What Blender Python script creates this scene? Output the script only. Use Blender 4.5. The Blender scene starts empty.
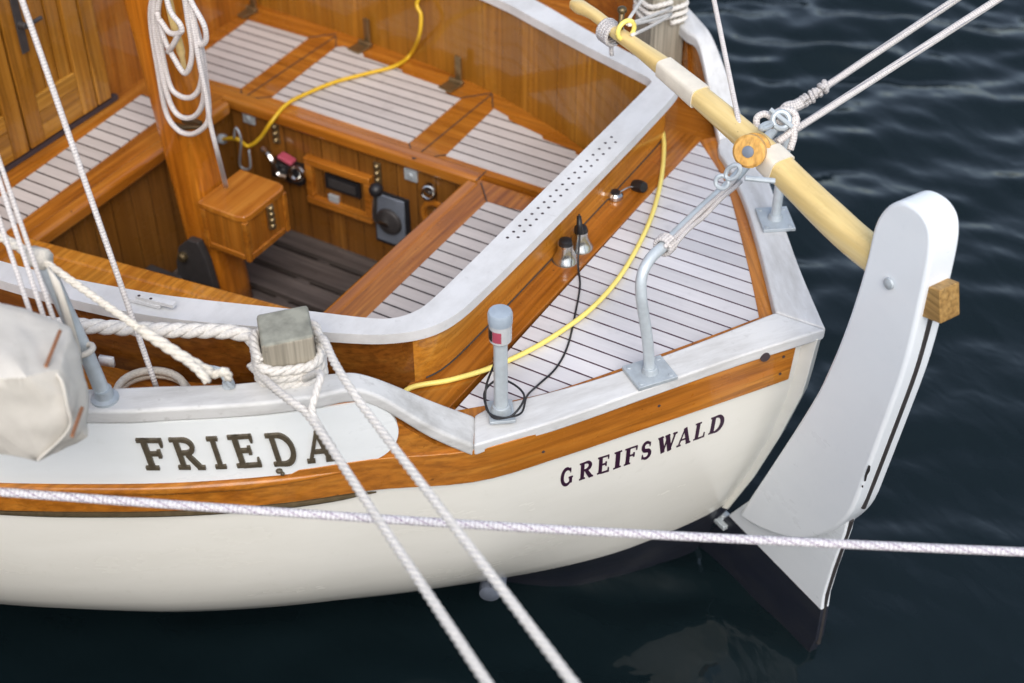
import bpy, bmesh, math, random
from mathutils import Vector, Matrix, noise as mnoise
random.seed(7)
PI = math.pi
V = Vector
scn = bpy.context.scene
COL = scn.collection

# ------------------------------------------------------------------ camera (metres; x aft, y to the far side, z up, coaming top = 0)
RX = V((0.86315194, 0.50494198, -0.00152399))
RU = V((-0.32333774, 0.55502934, 0.76641708))
RF = V((-0.38784201, 0.66104162, -0.64234145))
CF = 1466.3188
CC = V((0.74581730, -2.80513843, 2.16156984))
cam = bpy.data.cameras.new('camera'); co = bpy.data.objects.new('camera', cam); COL.objects.link(co)
co.matrix_world = Matrix(((RX.x, RU.x, -RF.x, CC.x), (RX.y, RU.y, -RF.y, CC.y), (RX.z, RU.z, -RF.z, CC.z), (0, 0, 0, 1)))
cam.sensor_width = 36; cam.lens = CF / 1024 * 36; cam.clip_start = .05; cam.clip_end = 2000
cam.dof.use_dof = True; cam.dof.focus_distance = 3.5; cam.dof.aperture_fstop = 2.1
scn.camera = co

def ray(x, y): return RX * ((x - 512) / CF) - RU * ((y - 341.5) / CF) + RF
def onz(x, y, z): r = ray(x, y); return CC + r * ((z - CC.z) / r.z)
def ony(x, y, q=0): r = ray(x, y); return CC + r * ((q - CC.y) / r.y)
def onx(x, y, q): r = ray(x, y); return CC + r * ((q - CC.x) / r.x)
def onp(x, y, P, n): r = ray(x, y); return CC + r * (n.dot(P - CC) / n.dot(r))
def ond(x, y, d): return CC + ray(x, y) * d

ZW = -1.10      # water
ZB = -.36       # bench tops
ZD = -.18       # aft deck
ZS = -.84       # cockpit sole
ZP = -.85       # paint line

# ------------------------------------------------------------------ materials
def newmat(name):
    m = bpy.data.materials.new(name); m.use_nodes = True
    nt = m.node_tree; b = nt.nodes['Principled BSDF']
    return m, nt, b
class NT:
    def __init__(s, nt): s.nt = nt
    def n(s, t, **k):
        o = s.nt.nodes.new(t)
        for a, v in k.items(): setattr(o, a, v)
        return o
    def l(s, a, b): s.nt.links.new(a, b)
    def math(s, op, a, b=None, c=None):
        o = s.n('ShaderNodeMath', operation=op)
        for i, q in enumerate((a, b, c)):
            if q is None: continue
            if isinstance(q, (int, float)): o.inputs[i].default_value = q
            else: s.l(q, o.inputs[i])
        return o.outputs[0]
    def coord(s, rot=0.0, scale=(1, 1, 1), loc=(0, 0, 0)):
        g = s.n('ShaderNodeNewGeometry').outputs['Position']
        a = s.n('ShaderNodeMapping'); a.inputs['Rotation'].default_value = (0, 0, rot); s.l(g, a.inputs[0])
        b = s.n('ShaderNodeMapping'); b.inputs['Scale'].default_value = scale; b.inputs['Location'].default_value = loc; s.l(a.outputs[0], b.inputs[0])
        return b.outputs[0], a.outputs[0]
    def noise(s, vec, scale, detail=4, rough=.55, dist=0):
        o = s.n('ShaderNodeTexNoise'); o.inputs['Scale'].default_value = scale; o.inputs['Detail'].default_value = detail
        o.inputs['Roughness'].default_value = rough; o.inputs['Distortion'].default_value = dist
        if vec is not None: s.l(vec, o.inputs['Vector'])
        return o.outputs['Fac']
    def ramp(s, f, *st, interp='LINEAR'):
        o = s.n('ShaderNodeValToRGB'); e = o.color_ramp.elements; o.color_ramp.interpolation = interp
        while len(e) < len(st): e.new(.5)
        for q, (p, c) in zip(e, st):
            q.position = p; q.color = (c, c, c, 1) if isinstance(c, (int, float)) else (*c, 1)
        s.l(f, o.inputs[0]); return o.outputs[0]
    def mix(s, f, a, b, mode='MIX'):
        o = s.n('ShaderNodeMix', data_type='RGBA', blend_type=mode)
        for i, q in ((0, f), (6, a), (7, b)):
            if isinstance(q, (int, float)): o.inputs[i].default_value = q
            elif isinstance(q, tuple): o.inputs[i].default_value = (*q, 1)
            else: s.l(q, o.inputs[i])
        return o.outputs[2]
    def bump(s, h, st, dist, b):
        o = s.n('ShaderNodeBump'); o.inputs['Strength'].default_value = st; o.inputs['Distance'].default_value = dist
        s.l(h, o.inputs['Height']); s.l(o.outputs[0], b.inputs['Normal'])

def wood(name, dark, mid, light, axis='x', rot=0.0, rough=.28, coat=.7, streak=.55, plank=None, plank_axis='y', seam=0.004, freq=1.0):
    """varnished timber with the grain along an axis (after turning by rot); plank = board width when boards show"""
    m, nt, b = newmat(name); N = NT(nt)
    long, fine = 1.6 * freq, 26 * freq
    sc = {'x': (long, fine, fine), 'y': (fine, long, fine), 'z': (fine, fine, long)}[axis]
    v, raw = N.coord(rot, sc)
    warp = N.noise(raw, 3.0, 3)
    n1 = N.noise(v, 1.0, 6, .62, .6)
    v2, _ = N.coord(rot, tuple(q * (4 if q > 5 else 1.6) for q in sc), (3, 5, 1))
    n2 = N.noise(v2, 1.0, 3, .6)
    f = N.math('ADD', N.math('MULTIPLY', n1, .72), N.math('MULTIPLY', warp, .28))
    c = N.ramp(f, (.33, dark), (.5, mid), (.68, light))
    c = N.mix(N.ramp(n2, (.35, streak), (.6, 0.0)), c, tuple(q * .45 for q in dark))
    # big patches where varnish has darkened or worn
    n3 = N.noise(raw, 2.2, 4, .6)
    c = N.mix(N.ramp(n3, (.35, .35), (.62, 0.0)), c, tuple(q * .62 for q in mid), 'MIX')
    n4 = N.noise(raw, 60, 2, .5)
    c = N.mix(N.ramp(n4, (.72, 0.0), (.78, .7)), c, tuple(q * .3 for q in dark))
    h = n2
    if plank:
        sep = N.n('ShaderNodeSeparateXYZ'); N.l(raw, sep.inputs[0])
        q = N.math('DIVIDE', sep.outputs['XYZ'.index(plank_axis.upper())], plank)
        w = N.n('ShaderNodeTexWhiteNoise', noise_dimensions='1D'); N.l(N.math('FLOOR', q), w.inputs['W'])
        c = N.mix(N.ramp(w.outputs['Value'], (0, .62), (1, 0.0)), c, tuple(q_ * .55 for q_ in mid))
        fr = N.math('FRACT', q)
        d = N.math('MINIMUM', fr, N.math('SUBTRACT', 1.0, fr))
        s_ = N.math('LESS_THAN', d, seam / plank / 2)
        c = N.mix(s_, c, tuple(q_ * .2 for q_ in dark))
    N.l(c, b.inputs['Base Color'])
    rr = N.ramp(N.noise(raw, 9, 3), (.3, rough * .75), (.7, rough * 1.4)); N.l(rr, b.inputs['Roughness'])
    b.inputs['Specular IOR Level'].default_value = .22; b.inputs['Coat Weight'].default_value = coat; b.inputs['Coat Roughness'].default_value = .06
    N.bump(h, .25, .0012, b)
    return m

def paint(name, col, rough=.35, dirt=None, streak=None, bump=.0008, rot=0, amount=.5, coat=0.0):
    m, nt, b = newmat(name); N = NT(nt)
    v, raw = N.coord(rot, streak or (6, 6, 6))
    n1 = N.noise(v, 1, 6, .65); n2 = N.noise(raw, 38, 4, .6)
    c = N.mix(N.ramp(n1, (.42, 0.0), (.75, amount)), col, dirt or tuple(q * .75 for q in col))
    c = N.mix(N.ramp(n2, (.62, 0.0), (.78, amount * .8)), c, dirt or tuple(q * .7 for q in col))
    N.l(c, b.inputs['Base Color'])
    N.l(N.ramp(n1, (.3, rough * .8), (.8, rough * 1.5)), b.inputs['Roughness'])
    b.inputs['Coat Weight'].default_value = coat; b.inputs['Coat Roughness'].default_value = .08
    N.bump(n1, .3, bump, b)
    return m

def teak(name, c1, c2, seamc, pitch, off=0.0, seam=.0055, tone=.45):
    m, nt, b = newmat(name); N = NT(nt)
    v, raw = N.coord(0, (3, 60, 20)); n1 = N.noise(v, 1, 6, .65)
    sep = N.n('ShaderNodeSeparateXYZ'); N.l(raw, sep.inputs[0])
    q = N.math('DIVIDE', N.math('ADD', sep.outputs[1], off), pitch)
    w = N.n('ShaderNodeTexWhiteNoise', noise_dimensions='1D'); N.l(N.math('FLOOR', q), w.inputs['W'])
    f = N.math('ADD', N.math('MULTIPLY', n1, 1 - tone), N.math('MULTIPLY', w.outputs['Value'], tone))
    c = N.mix(N.ramp(f, (.2, 0.0), (.76, 1.0)), tuple(x * .9 for x in c1), c2)
    n5 = N.noise(raw, 3.5, 4, .6); c = N.mix(N.ramp(n5, (.45, 0.0), (.75, .4)), c, tuple(x * .8 for x in c1))
    n2 = N.noise(raw, 14, 5, .7); c = N.mix(N.ramp(n2, (.58, 0.0), (.74, .38)), c, tuple(x * .68 for x in c1))
    fr = N.math('FRACT', q); wob = N.math('MULTIPLY', N.math('SUBTRACT', N.noise(raw, 30, 2), .5), .03)
    d = N.math('MINIMUM', fr, N.math('SUBTRACT', 1.0, fr))
    s_ = N.math('LESS_THAN', N.math('ADD', d, wob), seam / pitch / 2)
    c = N.mix(s_, c, seamc)
    N.l(c, b.inputs['Base Color']); b.inputs['Roughness'].default_value = .42
    N.bump(N.math('SUBTRACT', n1, s_), .4, .0012, b)
    return m

def plain(name, col, rough=.4, metal=0.0, vary=.25, scale=40, bump=.0006):
    m, nt, b = newmat(name); N = NT(nt)
    _, raw = N.coord(); n1 = N.noise(raw, scale, 5, .6)
    N.l(N.mix(N.ramp(n1, (.35, 0.0), (.7, vary)), col, tuple(q * .4 for q in col)), b.inputs['Base Color'])
    b.inputs['Roughness'].default_value = rough; b.inputs['Metallic'].default_value = metal
    if bump: N.bump(n1, .3, bump, b)
    return m

def braid(name, c1, c2, fl, around=8, pitch=.02, flk=.05):
    """braided rope: UV u runs round, v along in metres"""
    m, nt, b = newmat(name); N = NT(nt)
    uv = N.n('ShaderNodeUVMap'); sep = N.n('ShaderNodeSeparateXYZ'); N.l(uv.outputs[0], sep.inputs[0])
    a = N.math('MULTIPLY', sep.outputs[0], around); p = N.math('DIVIDE', sep.outputs[1], pitch)
    s1 = N.math('SINE', N.math('MULTIPLY', N.math('ADD', a, p), 2 * PI)); s2 = N.math('SINE', N.math('MULTIPLY', N.math('SUBTRACT', a, p), 2 * PI))
    h = N.math('MULTIPLY', s1, s2)
    _, raw = N.coord(); n1 = N.noise(raw, 220, 3)
    c = N.mix(N.ramp(N.math('ADD', N.math('MULTIPLY', h, .3), n1), (.25, 1.0), (.62, 0.0)), c1, c2)
    if fl:
        t = N.math('ADD', N.math('MULTIPLY', a, .5), N.math('MULTIPLY', p, flk)); fr = N.math('FRACT', t)
        k = N.math('MULTIPLY', N.math('LESS_THAN', fr, .12), N.math('GREATER_THAN', h, -.1))
        c = N.mix(k, c, fl)
    N.l(c, b.inputs['Base Color']); b.inputs['Roughness'].default_value = .8
    N.bump(h, .6, .0018, b)
    return m

M = {}
MD, MM, ML = (.24, .068, .006), (.43, .145, .015), (.58, .24, .036)      # mahogany
GD, GM, GL = (.40, .13, .012), (.60, .235, .026), (.72, .335, .055)       # lighter golden board
M['wx'] = wood('mahogany_fore_aft', MD, MM, ML, 'x')
M['wy'] = wood('mahogany_athwart', MD, MM, ML, 'y')
M['wz'] = wood('mahogany_upright', MD, MM, ML, 'z')
M['lid'] = wood('lid_gloss', MD, MM, ML, 'y', rough=.16, coat=1.0, streak=.25)
M['lidx'] = wood('gloss_fore_aft', MD, MM, ML, 'x', rough=.16, coat=1.0, streak=.25)
M['post'] = wood('mast_pine', (.31, .085, .006), (.52, .165, .013), (.62, .235, .026), 'z', freq=.7, coat=.6)
M['back'] = wood('coaming_boards_fore_aft', (.27, .10, .010), (.43, .18, .020), (.55, .265, .042), 'z', plank=.085, plank_axis='x', seam=.0015, freq=.8)
M['near'] = wood('dark_mahogany_part_shade', (.13, .038, .006), (.22, .072, .010), (.30, .115, .018), 'x', coat=.4)  # darker board wood, with some of the bulwark's shade put into the colour
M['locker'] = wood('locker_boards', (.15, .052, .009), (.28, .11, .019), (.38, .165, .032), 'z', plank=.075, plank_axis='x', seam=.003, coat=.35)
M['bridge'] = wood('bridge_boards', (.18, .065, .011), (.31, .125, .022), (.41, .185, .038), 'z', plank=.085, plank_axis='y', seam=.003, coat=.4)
M['gold'] = wood('golden_board', GD, GM, GL, 'y', coat=.6)
M['goldz'] = wood('door_oak', (.21, .080, .009), (.37, .152, .018), (.49, .232, .038), 'z', coat=.4)
M['goldy'] = wood('door_rail_oak', (.25, .098, .011), (.42, .185, .022), (.55, .28, .048), 'y', coat=.4)
M['strake'] = wood('strake_near', (.34, .105, .012), (.52, .18, .02), (.60, .245, .036), 'x', rot=math.radians(-54), coat=.5, freq=.8)
M['strake2'] = wood('strake_far', (.34, .105, .012), (.52, .18, .02), (.60, .245, .036), 'x', rot=math.radians(54), coat=.5, freq=.8)
M['ash'] = wood('tiller_ash', (.70, .49, .18), (.80, .60, .255), (.85, .68, .33), 'x', rot=math.radians(27), rough=.3, coat=.5, freq=.7, streak=.22)
M['oak_end'] = wood('tiller_end_grain', (.16, .08, .025), (.38, .22, .07), (.5, .32, .12), 'x', rot=math.radians(27), rough=.5, coat=.1)
M['white'] = paint('hull_white', (.85, .83, .755), .22, (.66, .64, .55), (1.5, 1.5, 5), .0004, amount=.35, coat=.3)
M['board'] = paint('nameboard_white', (.86, .885, .88), .3, (.66, .69, .66), (3, 3, 8), .0004, amount=.3)
M['anti'] = paint('antifouling', (.017, .020, .032), .38, (.026, .028, .034), (4, 4, 12), .001, amount=.8)
M['capn'] = paint('weathered_cap_near', (.665, .665, .655), .55, (.43, .42, .40), (5, 22, 22), .0012, rot=math.radians(-54), amount=.85)
M['capf'] = paint('weathered_cap_far', (.655, .655, .65), .55, (.43, .42, .40), (5, 22, 22), .0012, rot=math.radians(54), amount=.85)
M['capb'] = paint('bulwark_cap_near', (.65, .645, .625), .55, (.37, .36, .335), (4, 16, 16), .001, rot=math.radians(-40), amount=.95)
M['capc'] = paint('coaming_cap', (.67, .67, .665), .45, (.46, .455, .44), (9, 5, 9), .0008, amount=.75)
M['rud'] = paint('rudder_white', (.83, .865, .89), .3, (.66, .71, .75), (2, 2, 4), .0004, amount=.3, coat=.2)
M['rudedge'] = paint('rudder_edge', (.83, .80, .75), .35, (.60, .55, .48), (5, 5, 12), .0005, amount=.35)
M['teakd'] = teak('aft_deck_teak', (.59, .575, .585), (.72, .70, .71), (.06, .02, .035), .049, .0245, .005)
M['teakb'] = teak('bench_teak', (.50, .46, .435), (.61, .565, .535), (.05, .038, .034), .0472, .012, .0065, tone=.3)
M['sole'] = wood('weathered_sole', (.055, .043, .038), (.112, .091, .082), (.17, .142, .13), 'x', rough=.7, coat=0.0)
M['grey'] = wood('weathered_post', (.22, .195, .15), (.40, .36, .285), (.52, .47, .375), 'z', rough=.8, coat=0.0)
M['greytop'] = plain('weathered_end_grain', (.31, .31, .255), .85, 0, .7, 30, .002)
M['galv'] = plain('galvanised', (.60, .655, .68), .42, .25, .35, 26)
M['galvp'] = plain('galvanised_plate', (.50, .55, .58), .5, .3, .4, 30)
M['chrome'] = plain('chrome', (.62, .61, .58), .18, 1.0, .3, 30, 0)
M['bronze'] = plain('bronze', (.20, .15, .08), .42, .8, .6, 50)
M['brass'] = plain('brass', (.34, .26, .14), .35, .85, .6, 60)
M['iron'] = plain('dark_iron', (.06, .055, .055), .55, .3, .5, 30, .002)
M['black'] = plain('black_rubber', (.012, .012, .014), .45, 0, .3)
M['darkhole'] = plain('dark_hole', (.055, .04, .045), .7, 0, .3)
M['letter1'] = plain('bronze_letters', (.125, .10, .065), .5, .25, .6, 90)
M['letter2'] = plain('painted_letters', (.035, .008, .03), .45, 0, .2, 90)
M['yellow'] = plain('yellow_cable', (.68, .42, .02), .4, 0, .15, 20)
M['yellow2'] = plain('lit_yellow_hose', (.90, .74, .19), .4, 0, .15, 20)  # yellow made paler: bright light on the cable put into its colour
M['slate'] = plain('slate_plastic', (.20, .23, .28), .35, .2, .3, 30)
M['red'] = plain('red_label', (.42, .07, .11), .45, 0, .2)
M['greyp'] = plain('grey_plastic', (.40, .44, .48), .4, 0, .25, 30)
M['capgrey'] = plain('lamp_cap_grey', (.36, .42, .48), .3, 0, .25, 30)
M['glass'] = plain('lamp_glass', (.55, .56, .56), .15, 0, .2)
M['canvas'] = paint('canvas', (.64, .60, .53), .85, (.45, .41, .35), (7, 7, 7), .004, amount=.5)
M['stitch'] = plain('brown_stitching', (.30, .13, .06), .8)
M['rope'] = plain('three_strand_rope', (.76, .725, .67), .85, 0, .45, 160, .001)
M['rope2'] = plain('cream_rope', (.74, .685, .59), .85, 0, .45, 160, .001)
M['braid'] = braid('braided_rope', (.76, .715, .68), (.50, .46, .45), None, 6, .014)
M['braidp'] = braid('braided_purple_fleck', (.80, .78, .79), (.44, .40, .43), (.22, .12, .24), 6, .018, .43)
M['braidg'] = braid('braided_grey_fleck', (.70, .665, .64), (.44, .42, .42), (.20, .21, .25), 6, .012, .02)
M['blockw'] = wood('pulley_ash', (.62, .30, .065), (.76, .42, .105), (.82, .50, .16), 'z', rough=.4, coat=.3)
M['bluew'] = plain('plug_blue_white', (.55, .66, .75), .35)
M['whitep'] = plain('white_plastic', (.8, .8, .8), .4)

# ------------------------------------------------------------------ mesh helpers
class B:
    def __init__(s): s.bm = bmesh.new(); s.uv = s.bm.loops.layers.uv.new('UVMap'); s.mi = 0
    def face(s, vs):
        try: f = s.bm.faces.new(vs); f.material_index = s.mi; return f
        except ValueError: return None
    def v(s, p): return s.bm.verts.new(p)
    def poly(s, pts): return s.face([s.v(p) for p in pts])
    def prism(s, pts, d):
        """polygon of 3-D points pushed along vector d"""
        d = V(d); a = [s.v(V(p)) for p in pts]; b = [s.v(V(p) + d) for p in pts]; n = len(a)
        s.face(a); s.face(b[::-1])
        for i in range(n): s.face([a[i], b[i], b[(i + 1) % n], a[(i + 1) % n]])
        return s
    def box(s, c, size, X=(1, 0, 0), Y=(0, 1, 0)):
        c, X, Y = V(c), V(X).normalized(), V(Y); Z = X.cross(Y).normalized(); Y = Z.cross(X)
        a, b_, h = size[0] / 2, size[1] / 2, size[2] / 2
        s.prism([c + X * i + Y * j - Z * h for i, j in ((-a, -b_), (a, -b_), (a, b_), (-a, b_))], Z * 2 * h); return s
    def ribbon(s, inn, out, zt, zb):
        """solid strip between an inner and an outer plan curve"""
        n = len(inn); T = (lambda q, i: q[i] if isinstance(q, (list, tuple)) else q)
        R = []
        for i in range(n):
            a, b_ = inn[i], out[i]
            R.append([s.v((a[0], a[1], T(zb, i))), s.v((a[0], a[1], T(zt, i))), s.v((b_[0], b_[1], T(zt, i))), s.v((b_[0], b_[1], T(zb, i)))])
        for i in range(n - 1):
            for k in range(4): s.face([R[i][k], R[i][(k + 1) % 4], R[i + 1][(k + 1) % 4], R[i + 1][k]])
        s.face(R[0][::-1]); s.face(R[-1]); return s
    def grid(s, rows):
        R = [[s.v(p) for p in r] for r in rows]
        for i in range(len(R) - 1):
            for j in range(len(R[0]) - 1): s.face([R[i][j], R[i + 1][j], R[i + 1][j + 1], R[i][j + 1]])
        return s
    def tube(s, pts, r, seg=10, caps=True, squash=None):
        pts = [V(p) for p in pts]; n = len(pts); up = None; rings = []; L = 0
        for i, p in enumerate(pts):
            t = (pts[min(i + 1, n - 1)] - pts[max(i - 1, 0)]).normalized()
            if up is None:
                up = V((0, 0, 1)) if abs(t.z) < .9 else V((1, 0, 0))
            sd = t.cross(up).normalized(); up = sd.cross(t).normalized()
            if i: L += (p - pts[i - 1]).length
            rr = r[i] if isinstance(r, (list, tuple)) else r
            ring = []
            for k in range(seg):
                a = 2 * PI * k / seg
                ring.append(s.v(p + sd * math.cos(a) * rr + up * math.sin(a) * rr * (squash or 1)))
            rings.append((ring, L))
        for (a, la), (b_, lb) in zip(rings, rings[1:]):
            for k in range(seg):
                f = s.face([a[k], a[(k + 1) % seg], b_[(k + 1) % seg], b_[k]])
                if f:
                    f.smooth = True
                    for lp, uv in zip(f.loops, ((k / seg, la), ((k + 1) / seg, la), ((k + 1) / seg, lb), (k / seg, lb))): lp[s.uv].uv = uv
        if caps: s.face(rings[0][0][::-1]); s.face(rings[-1][0])
        return s
    def lathe(s, c, ax, prof, seg=20):
        """profile of (radius, height) along an axis"""
        c, ax = V(c), V(ax).normalized(); u = ax.orthogonal().normalized(); w = ax.cross(u)
        rings = [[s.v(c + ax * h + (u * math.cos(2 * PI * k / seg) + w * math.sin(2 * PI * k / seg)) * max(r, 1e-4)) for k in range(seg)] for r, h in prof]
        for a, b_ in zip(rings, rings[1:]):
            for k in range(seg): s.face([a[k], a[(k + 1) % seg], b_[(k + 1) % seg], b_[k]])
        s.face(rings[0][::-1]); s.face(rings[-1]); return s
    def torus(s, c, ax, R, r, n=20, seg=8, stretch=None):
        c, ax = V(c), V(ax).normalized(); u = V(stretch[0]).normalized() if stretch else ax.orthogonal().normalized(); w = ax.cross(u)
        k_ = stretch[1] if stretch else 1
        pts = [c + u * math.cos(2 * PI * i / n) * R * k_ + w * math.sin(2 * PI * i / n) * R for i in range(n + 1)]
        return s.tube(pts, r, seg, caps=False)
    def sphere(s, c, r, sc=(1, 1, 1), n=10):
        rows = []
        for i in range(n + 1):
            a = PI * i / n
            rows.append([V(c) + V((math.sin(a) * math.cos(b_) * r * sc[0], math.sin(a) * math.sin(b_) * r * sc[1], math.cos(a) * r * sc[2])) for b_ in [2 * PI * j / (2 * n) for j in range(2 * n + 1)]])
        return s.grid(rows)

def cr(pts, n=8):
    """Catmull-Rom through the points"""
    P = [V(p) for p in pts]; P = [P[0] * 2 - P[1]] + P + [P[-1] * 2 - P[-2]]; out = []
    for i in range(1, len(P) - 2):
        a, b, c, d = P[i - 1:i + 3]
        for k in range(n):
            t = k / n
            out.append(.5 * ((2 * b) + (c - a) * t + (2 * a - 5 * b + 4 * c - d) * t * t + (3 * b - a - 3 * c + d) * t ** 3))
    out.append(P[-2]); return out
def resample(pts, n):
    pts = [V(p) for p in pts]; L = [0]
    for a, b in zip(pts, pts[1:]): L.append(L[-1] + (b - a).length)
    out = []; j = 0
    for i in range(n):
        t = L[-1] * i / (n - 1)
        while j < len(L) - 2 and L[j + 1] < t: j += 1
        k = (t - L[j]) / max(L[j + 1] - L[j], 1e-9); out.append(pts[j].lerp(pts[j + 1], k))
    return out
def plen(pts): return sum((V(b) - V(a)).length for a, b in zip(pts, pts[1:]))

def wpos(o):
    p = V((0, 0, 0))
    while o: p = p + o.location; o = o.parent
    return p
def obj(name, b, mats, parent=None, bevel=0, smooth=False, auto=True, label=None, cat=None, group=None, kind=None, segs=2):
    me = bpy.data.meshes.new(name); bm = b.bm
    bmesh.ops.remove_doubles(bm, verts=bm.verts, dist=1e-5)
    bmesh.ops.recalc_face_normals(bm, faces=bm.faces)
    xs = [v.co for v in bm.verts]
    org = V(((min(q.x for q in xs) + max(q.x for q in xs)) / 2, (min(q.y for q in xs) + max(q.y for q in xs)) / 2, min(q.z for q in xs)))
    for v in bm.verts: v.co -= org
    for f in bm.faces: f.smooth = True if (auto or smooth) else f.smooth
    bm.to_mesh(me); bm.free()
    if not isinstance(mats, (list, tuple)): mats = [mats]
    for m in mats: me.materials.append(M[m])
    o = bpy.data.objects.new(name, me); COL.objects.link(o)
    if parent: o.parent = parent; o.location = org - wpos(parent)
    else: o.location = org
    if bevel:
        md = o.modifiers.new('bevel', 'BEVEL'); md.width = bevel; md.segments = segs; md.limit_method = 'ANGLE'; md.angle_limit = .6; md.harden_normals = True
    if not smooth: me.set_sharp_from_angle(angle=math.radians(38))
    tag(o, label, cat, group, kind); return o
def tag(o, label=None, cat=None, group=None, kind=None):
    for k, q in (('label', label), ('category', cat), ('group', group), ('kind', kind)):
        if q: o[k] = q
    return o
def empty(name, loc, label, cat, group=None):
    o = bpy.data.objects.new(name, None); COL.objects.link(o); o.location = loc; o.empty_display_size = .1
    return tag(o, label, cat, group)

def strands(b, pts, r, pitch=None, n=3, seg=6, taper=None):
    """laid rope: n strands twisted round a centre line"""
    pitch = pitch or r * 6.2; L = plen(pts); steps = max(12, int(L / pitch * 9)); P = resample(pts, steps)
    up = None; fr = []
    for i, p in enumerate(P):
        t = (P[min(i + 1, steps - 1)] - P[max(i - 1, 0)]).normalized()
        if up is None: up = V((0, 0, 1)) if abs(t.z) < .9 else V((1, 0, 0))
        sd = t.cross(up).normalized(); up = sd.cross(t).normalized(); fr.append((p, sd.copy(), up.copy()))
    for k in range(n):
        c = []
        for i, (p, sd, u) in enumerate(fr):
            a = 2 * PI * (k / n + i / (steps - 1) * L / pitch); q = r * .44 * (taper(i / (steps - 1)) if taper else 1)
            q *= 1 + .06 * mnoise.noise(p * 40 + V((k * 9, 0, 0)))
            c.append(p + sd * math.cos(a) * q + u * math.sin(a) * q)
        b.tube(c, r * .58, 8)
    return b
def line_pts(a, b, sag=0, n=12, jit=0):
    a, b = V(a), V(b)
    return [a.lerp(b, i / n) + V((0, 0, -sag * 4 * (i / n) * (1 - i / n))) + V((random.uniform(-jit, jit), random.uniform(-jit, jit), random.uniform(-jit, jit))) for i in range(n + 1)]

# ------------------------------------------------------------------ world, sun
w = bpy.data.worlds.new('World'); scn.world = w; w.use_nodes = True
sk = w.node_tree.nodes.new('ShaderNodeTexSky'); sk.sky_type = 'NISHITA'; sk.sun_disc = False
SUN_EL, SUN_AZ = math.radians(45), math.radians(-54)        # azimuth of the sun measured from +x towards +y
sk.sun_elevation = SUN_EL; sk.sun_rotation = PI / 2 - SUN_AZ
sk.air_density = 1.0; sk.dust_density = 2.0; sk.ozone_density = .8
bg = w.node_tree.nodes['Background']; bg.inputs[1].default_value = .145
hs = w.node_tree.nodes.new('ShaderNodeHueSaturation'); hs.inputs['Saturation'].default_value = .72
w.node_tree.links.new(sk.outputs[0], hs.inputs['Color']); w.node_tree.links.new(hs.outputs[0], bg.inputs[0])
sl = bpy.data.lights.new('sun', 'SUN'); so = bpy.data.objects.new('sun', sl); COL.objects.link(so)
sl.energy = 1.3; sl.angle = math.radians(45); sl.color = (1, .955, .89)
sd = V((math.cos(SUN_EL) * math.cos(SUN_AZ), math.cos(SUN_EL) * math.sin(SUN_AZ), math.sin(SUN_EL)))
so.rotation_euler = sd.to_track_quat('Z', 'Y').to_euler(); so.location = sd * 20
scn.view_settings.view_transform = 'Standard'; scn.view_settings.look = 'None'; scn.view_settings.gamma = 1
scn.view_settings.exposure = .68

# ------------------------------------------------------------------ water
def make_water():
    m, nt, b = newmat('harbour_water'); N = NT(nt)
    b.inputs['Base Color'].default_value = (.005, .0105, .0128, 1); b.inputs['Roughness'].default_value = .05; b.inputs['IOR'].default_value = 1.33
    v1, raw = N.coord(math.radians(30), (7, 12, 1)); n1 = N.noise(v1, 1.0, 2, .45, .3)
    N.bump(n1, .4, .016, b)
    M['water'] = m
    rnd = random.Random(5); wv = []
    for k in range(26):
        lam = .13 * (.8 / .13) ** (k / 25.0); a = math.radians(120.3) + rnd.gauss(0, .42)
        wv.append((math.cos(a) * 2 * PI / lam, math.sin(a) * 2 * PI / lam, rnd.uniform(0, 6.28), lam ** .85 * .0135))
    def height(x, y):
        lee = min(1, max(0, (y + 2.0) / 3.2)); lee = .13 + .87 * lee * lee * (3 - 2 * lee)
        px = mnoise.noise(V((x * 1.1, y * 1.1, 1.3))) * 2.4; gust = .75 + .9 * mnoise.noise(V((x * .45, y * .45, 7.7)))
        h = 0
        for kx, ky, ph, am in wv: h += am * math.sin(kx * x + ky * y + ph + px)
        return h * lee * max(.35, gust)
    x0, x1, y0, y1, st = -2.6, 6.4, -3.2, 7.6, .03
    nx, ny = int((x1 - x0) / st), int((y1 - y0) / st)
    fx, fy = lambda i: x0 + (x1 - x0) * i / nx, lambda j: y0 + (y1 - y0) * j / ny
    edge_ = lambda i, j: min(1, min(i, j, nx - i, ny - j) / 10)
    g = B(); g.grid([[(fx(i), fy(j), ZW + height(fx(i), fy(j)) * edge_(i, j)) for j in range(ny + 1)] for i in range(nx + 1)])
    for q in (((-400, -400), (400, y0)), ((-400, y1), (400, 400)), ((-400, y0), (x0, y1)), ((x1, y0), (400, y1))):
        (a, c), (d, e) = q; g.poly([(a, c, ZW), (d, c, ZW), (d, e, ZW), (a, e, ZW)])
    obj('water', g, 'water', kind='structure', smooth=True)
make_water()
# the quay the boat is moored to, unseen, added to shade the lower hull
b = B(); b.box((0, -18.0, -1.3), (80, 30, 3.7)); M['band'] = plain('cream_band', (.78, .72, .60), .5, 0, .3, 20); M['unseen_quay'] = paint('quay_stone', (.11, .10, .09), .85, (.05, .047, .043), (1.5, 1.5, 1.5), .004, amount=.8)
obj('unseen_quay', b, 'unseen_quay', kind='structure', bevel=.02)

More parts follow.
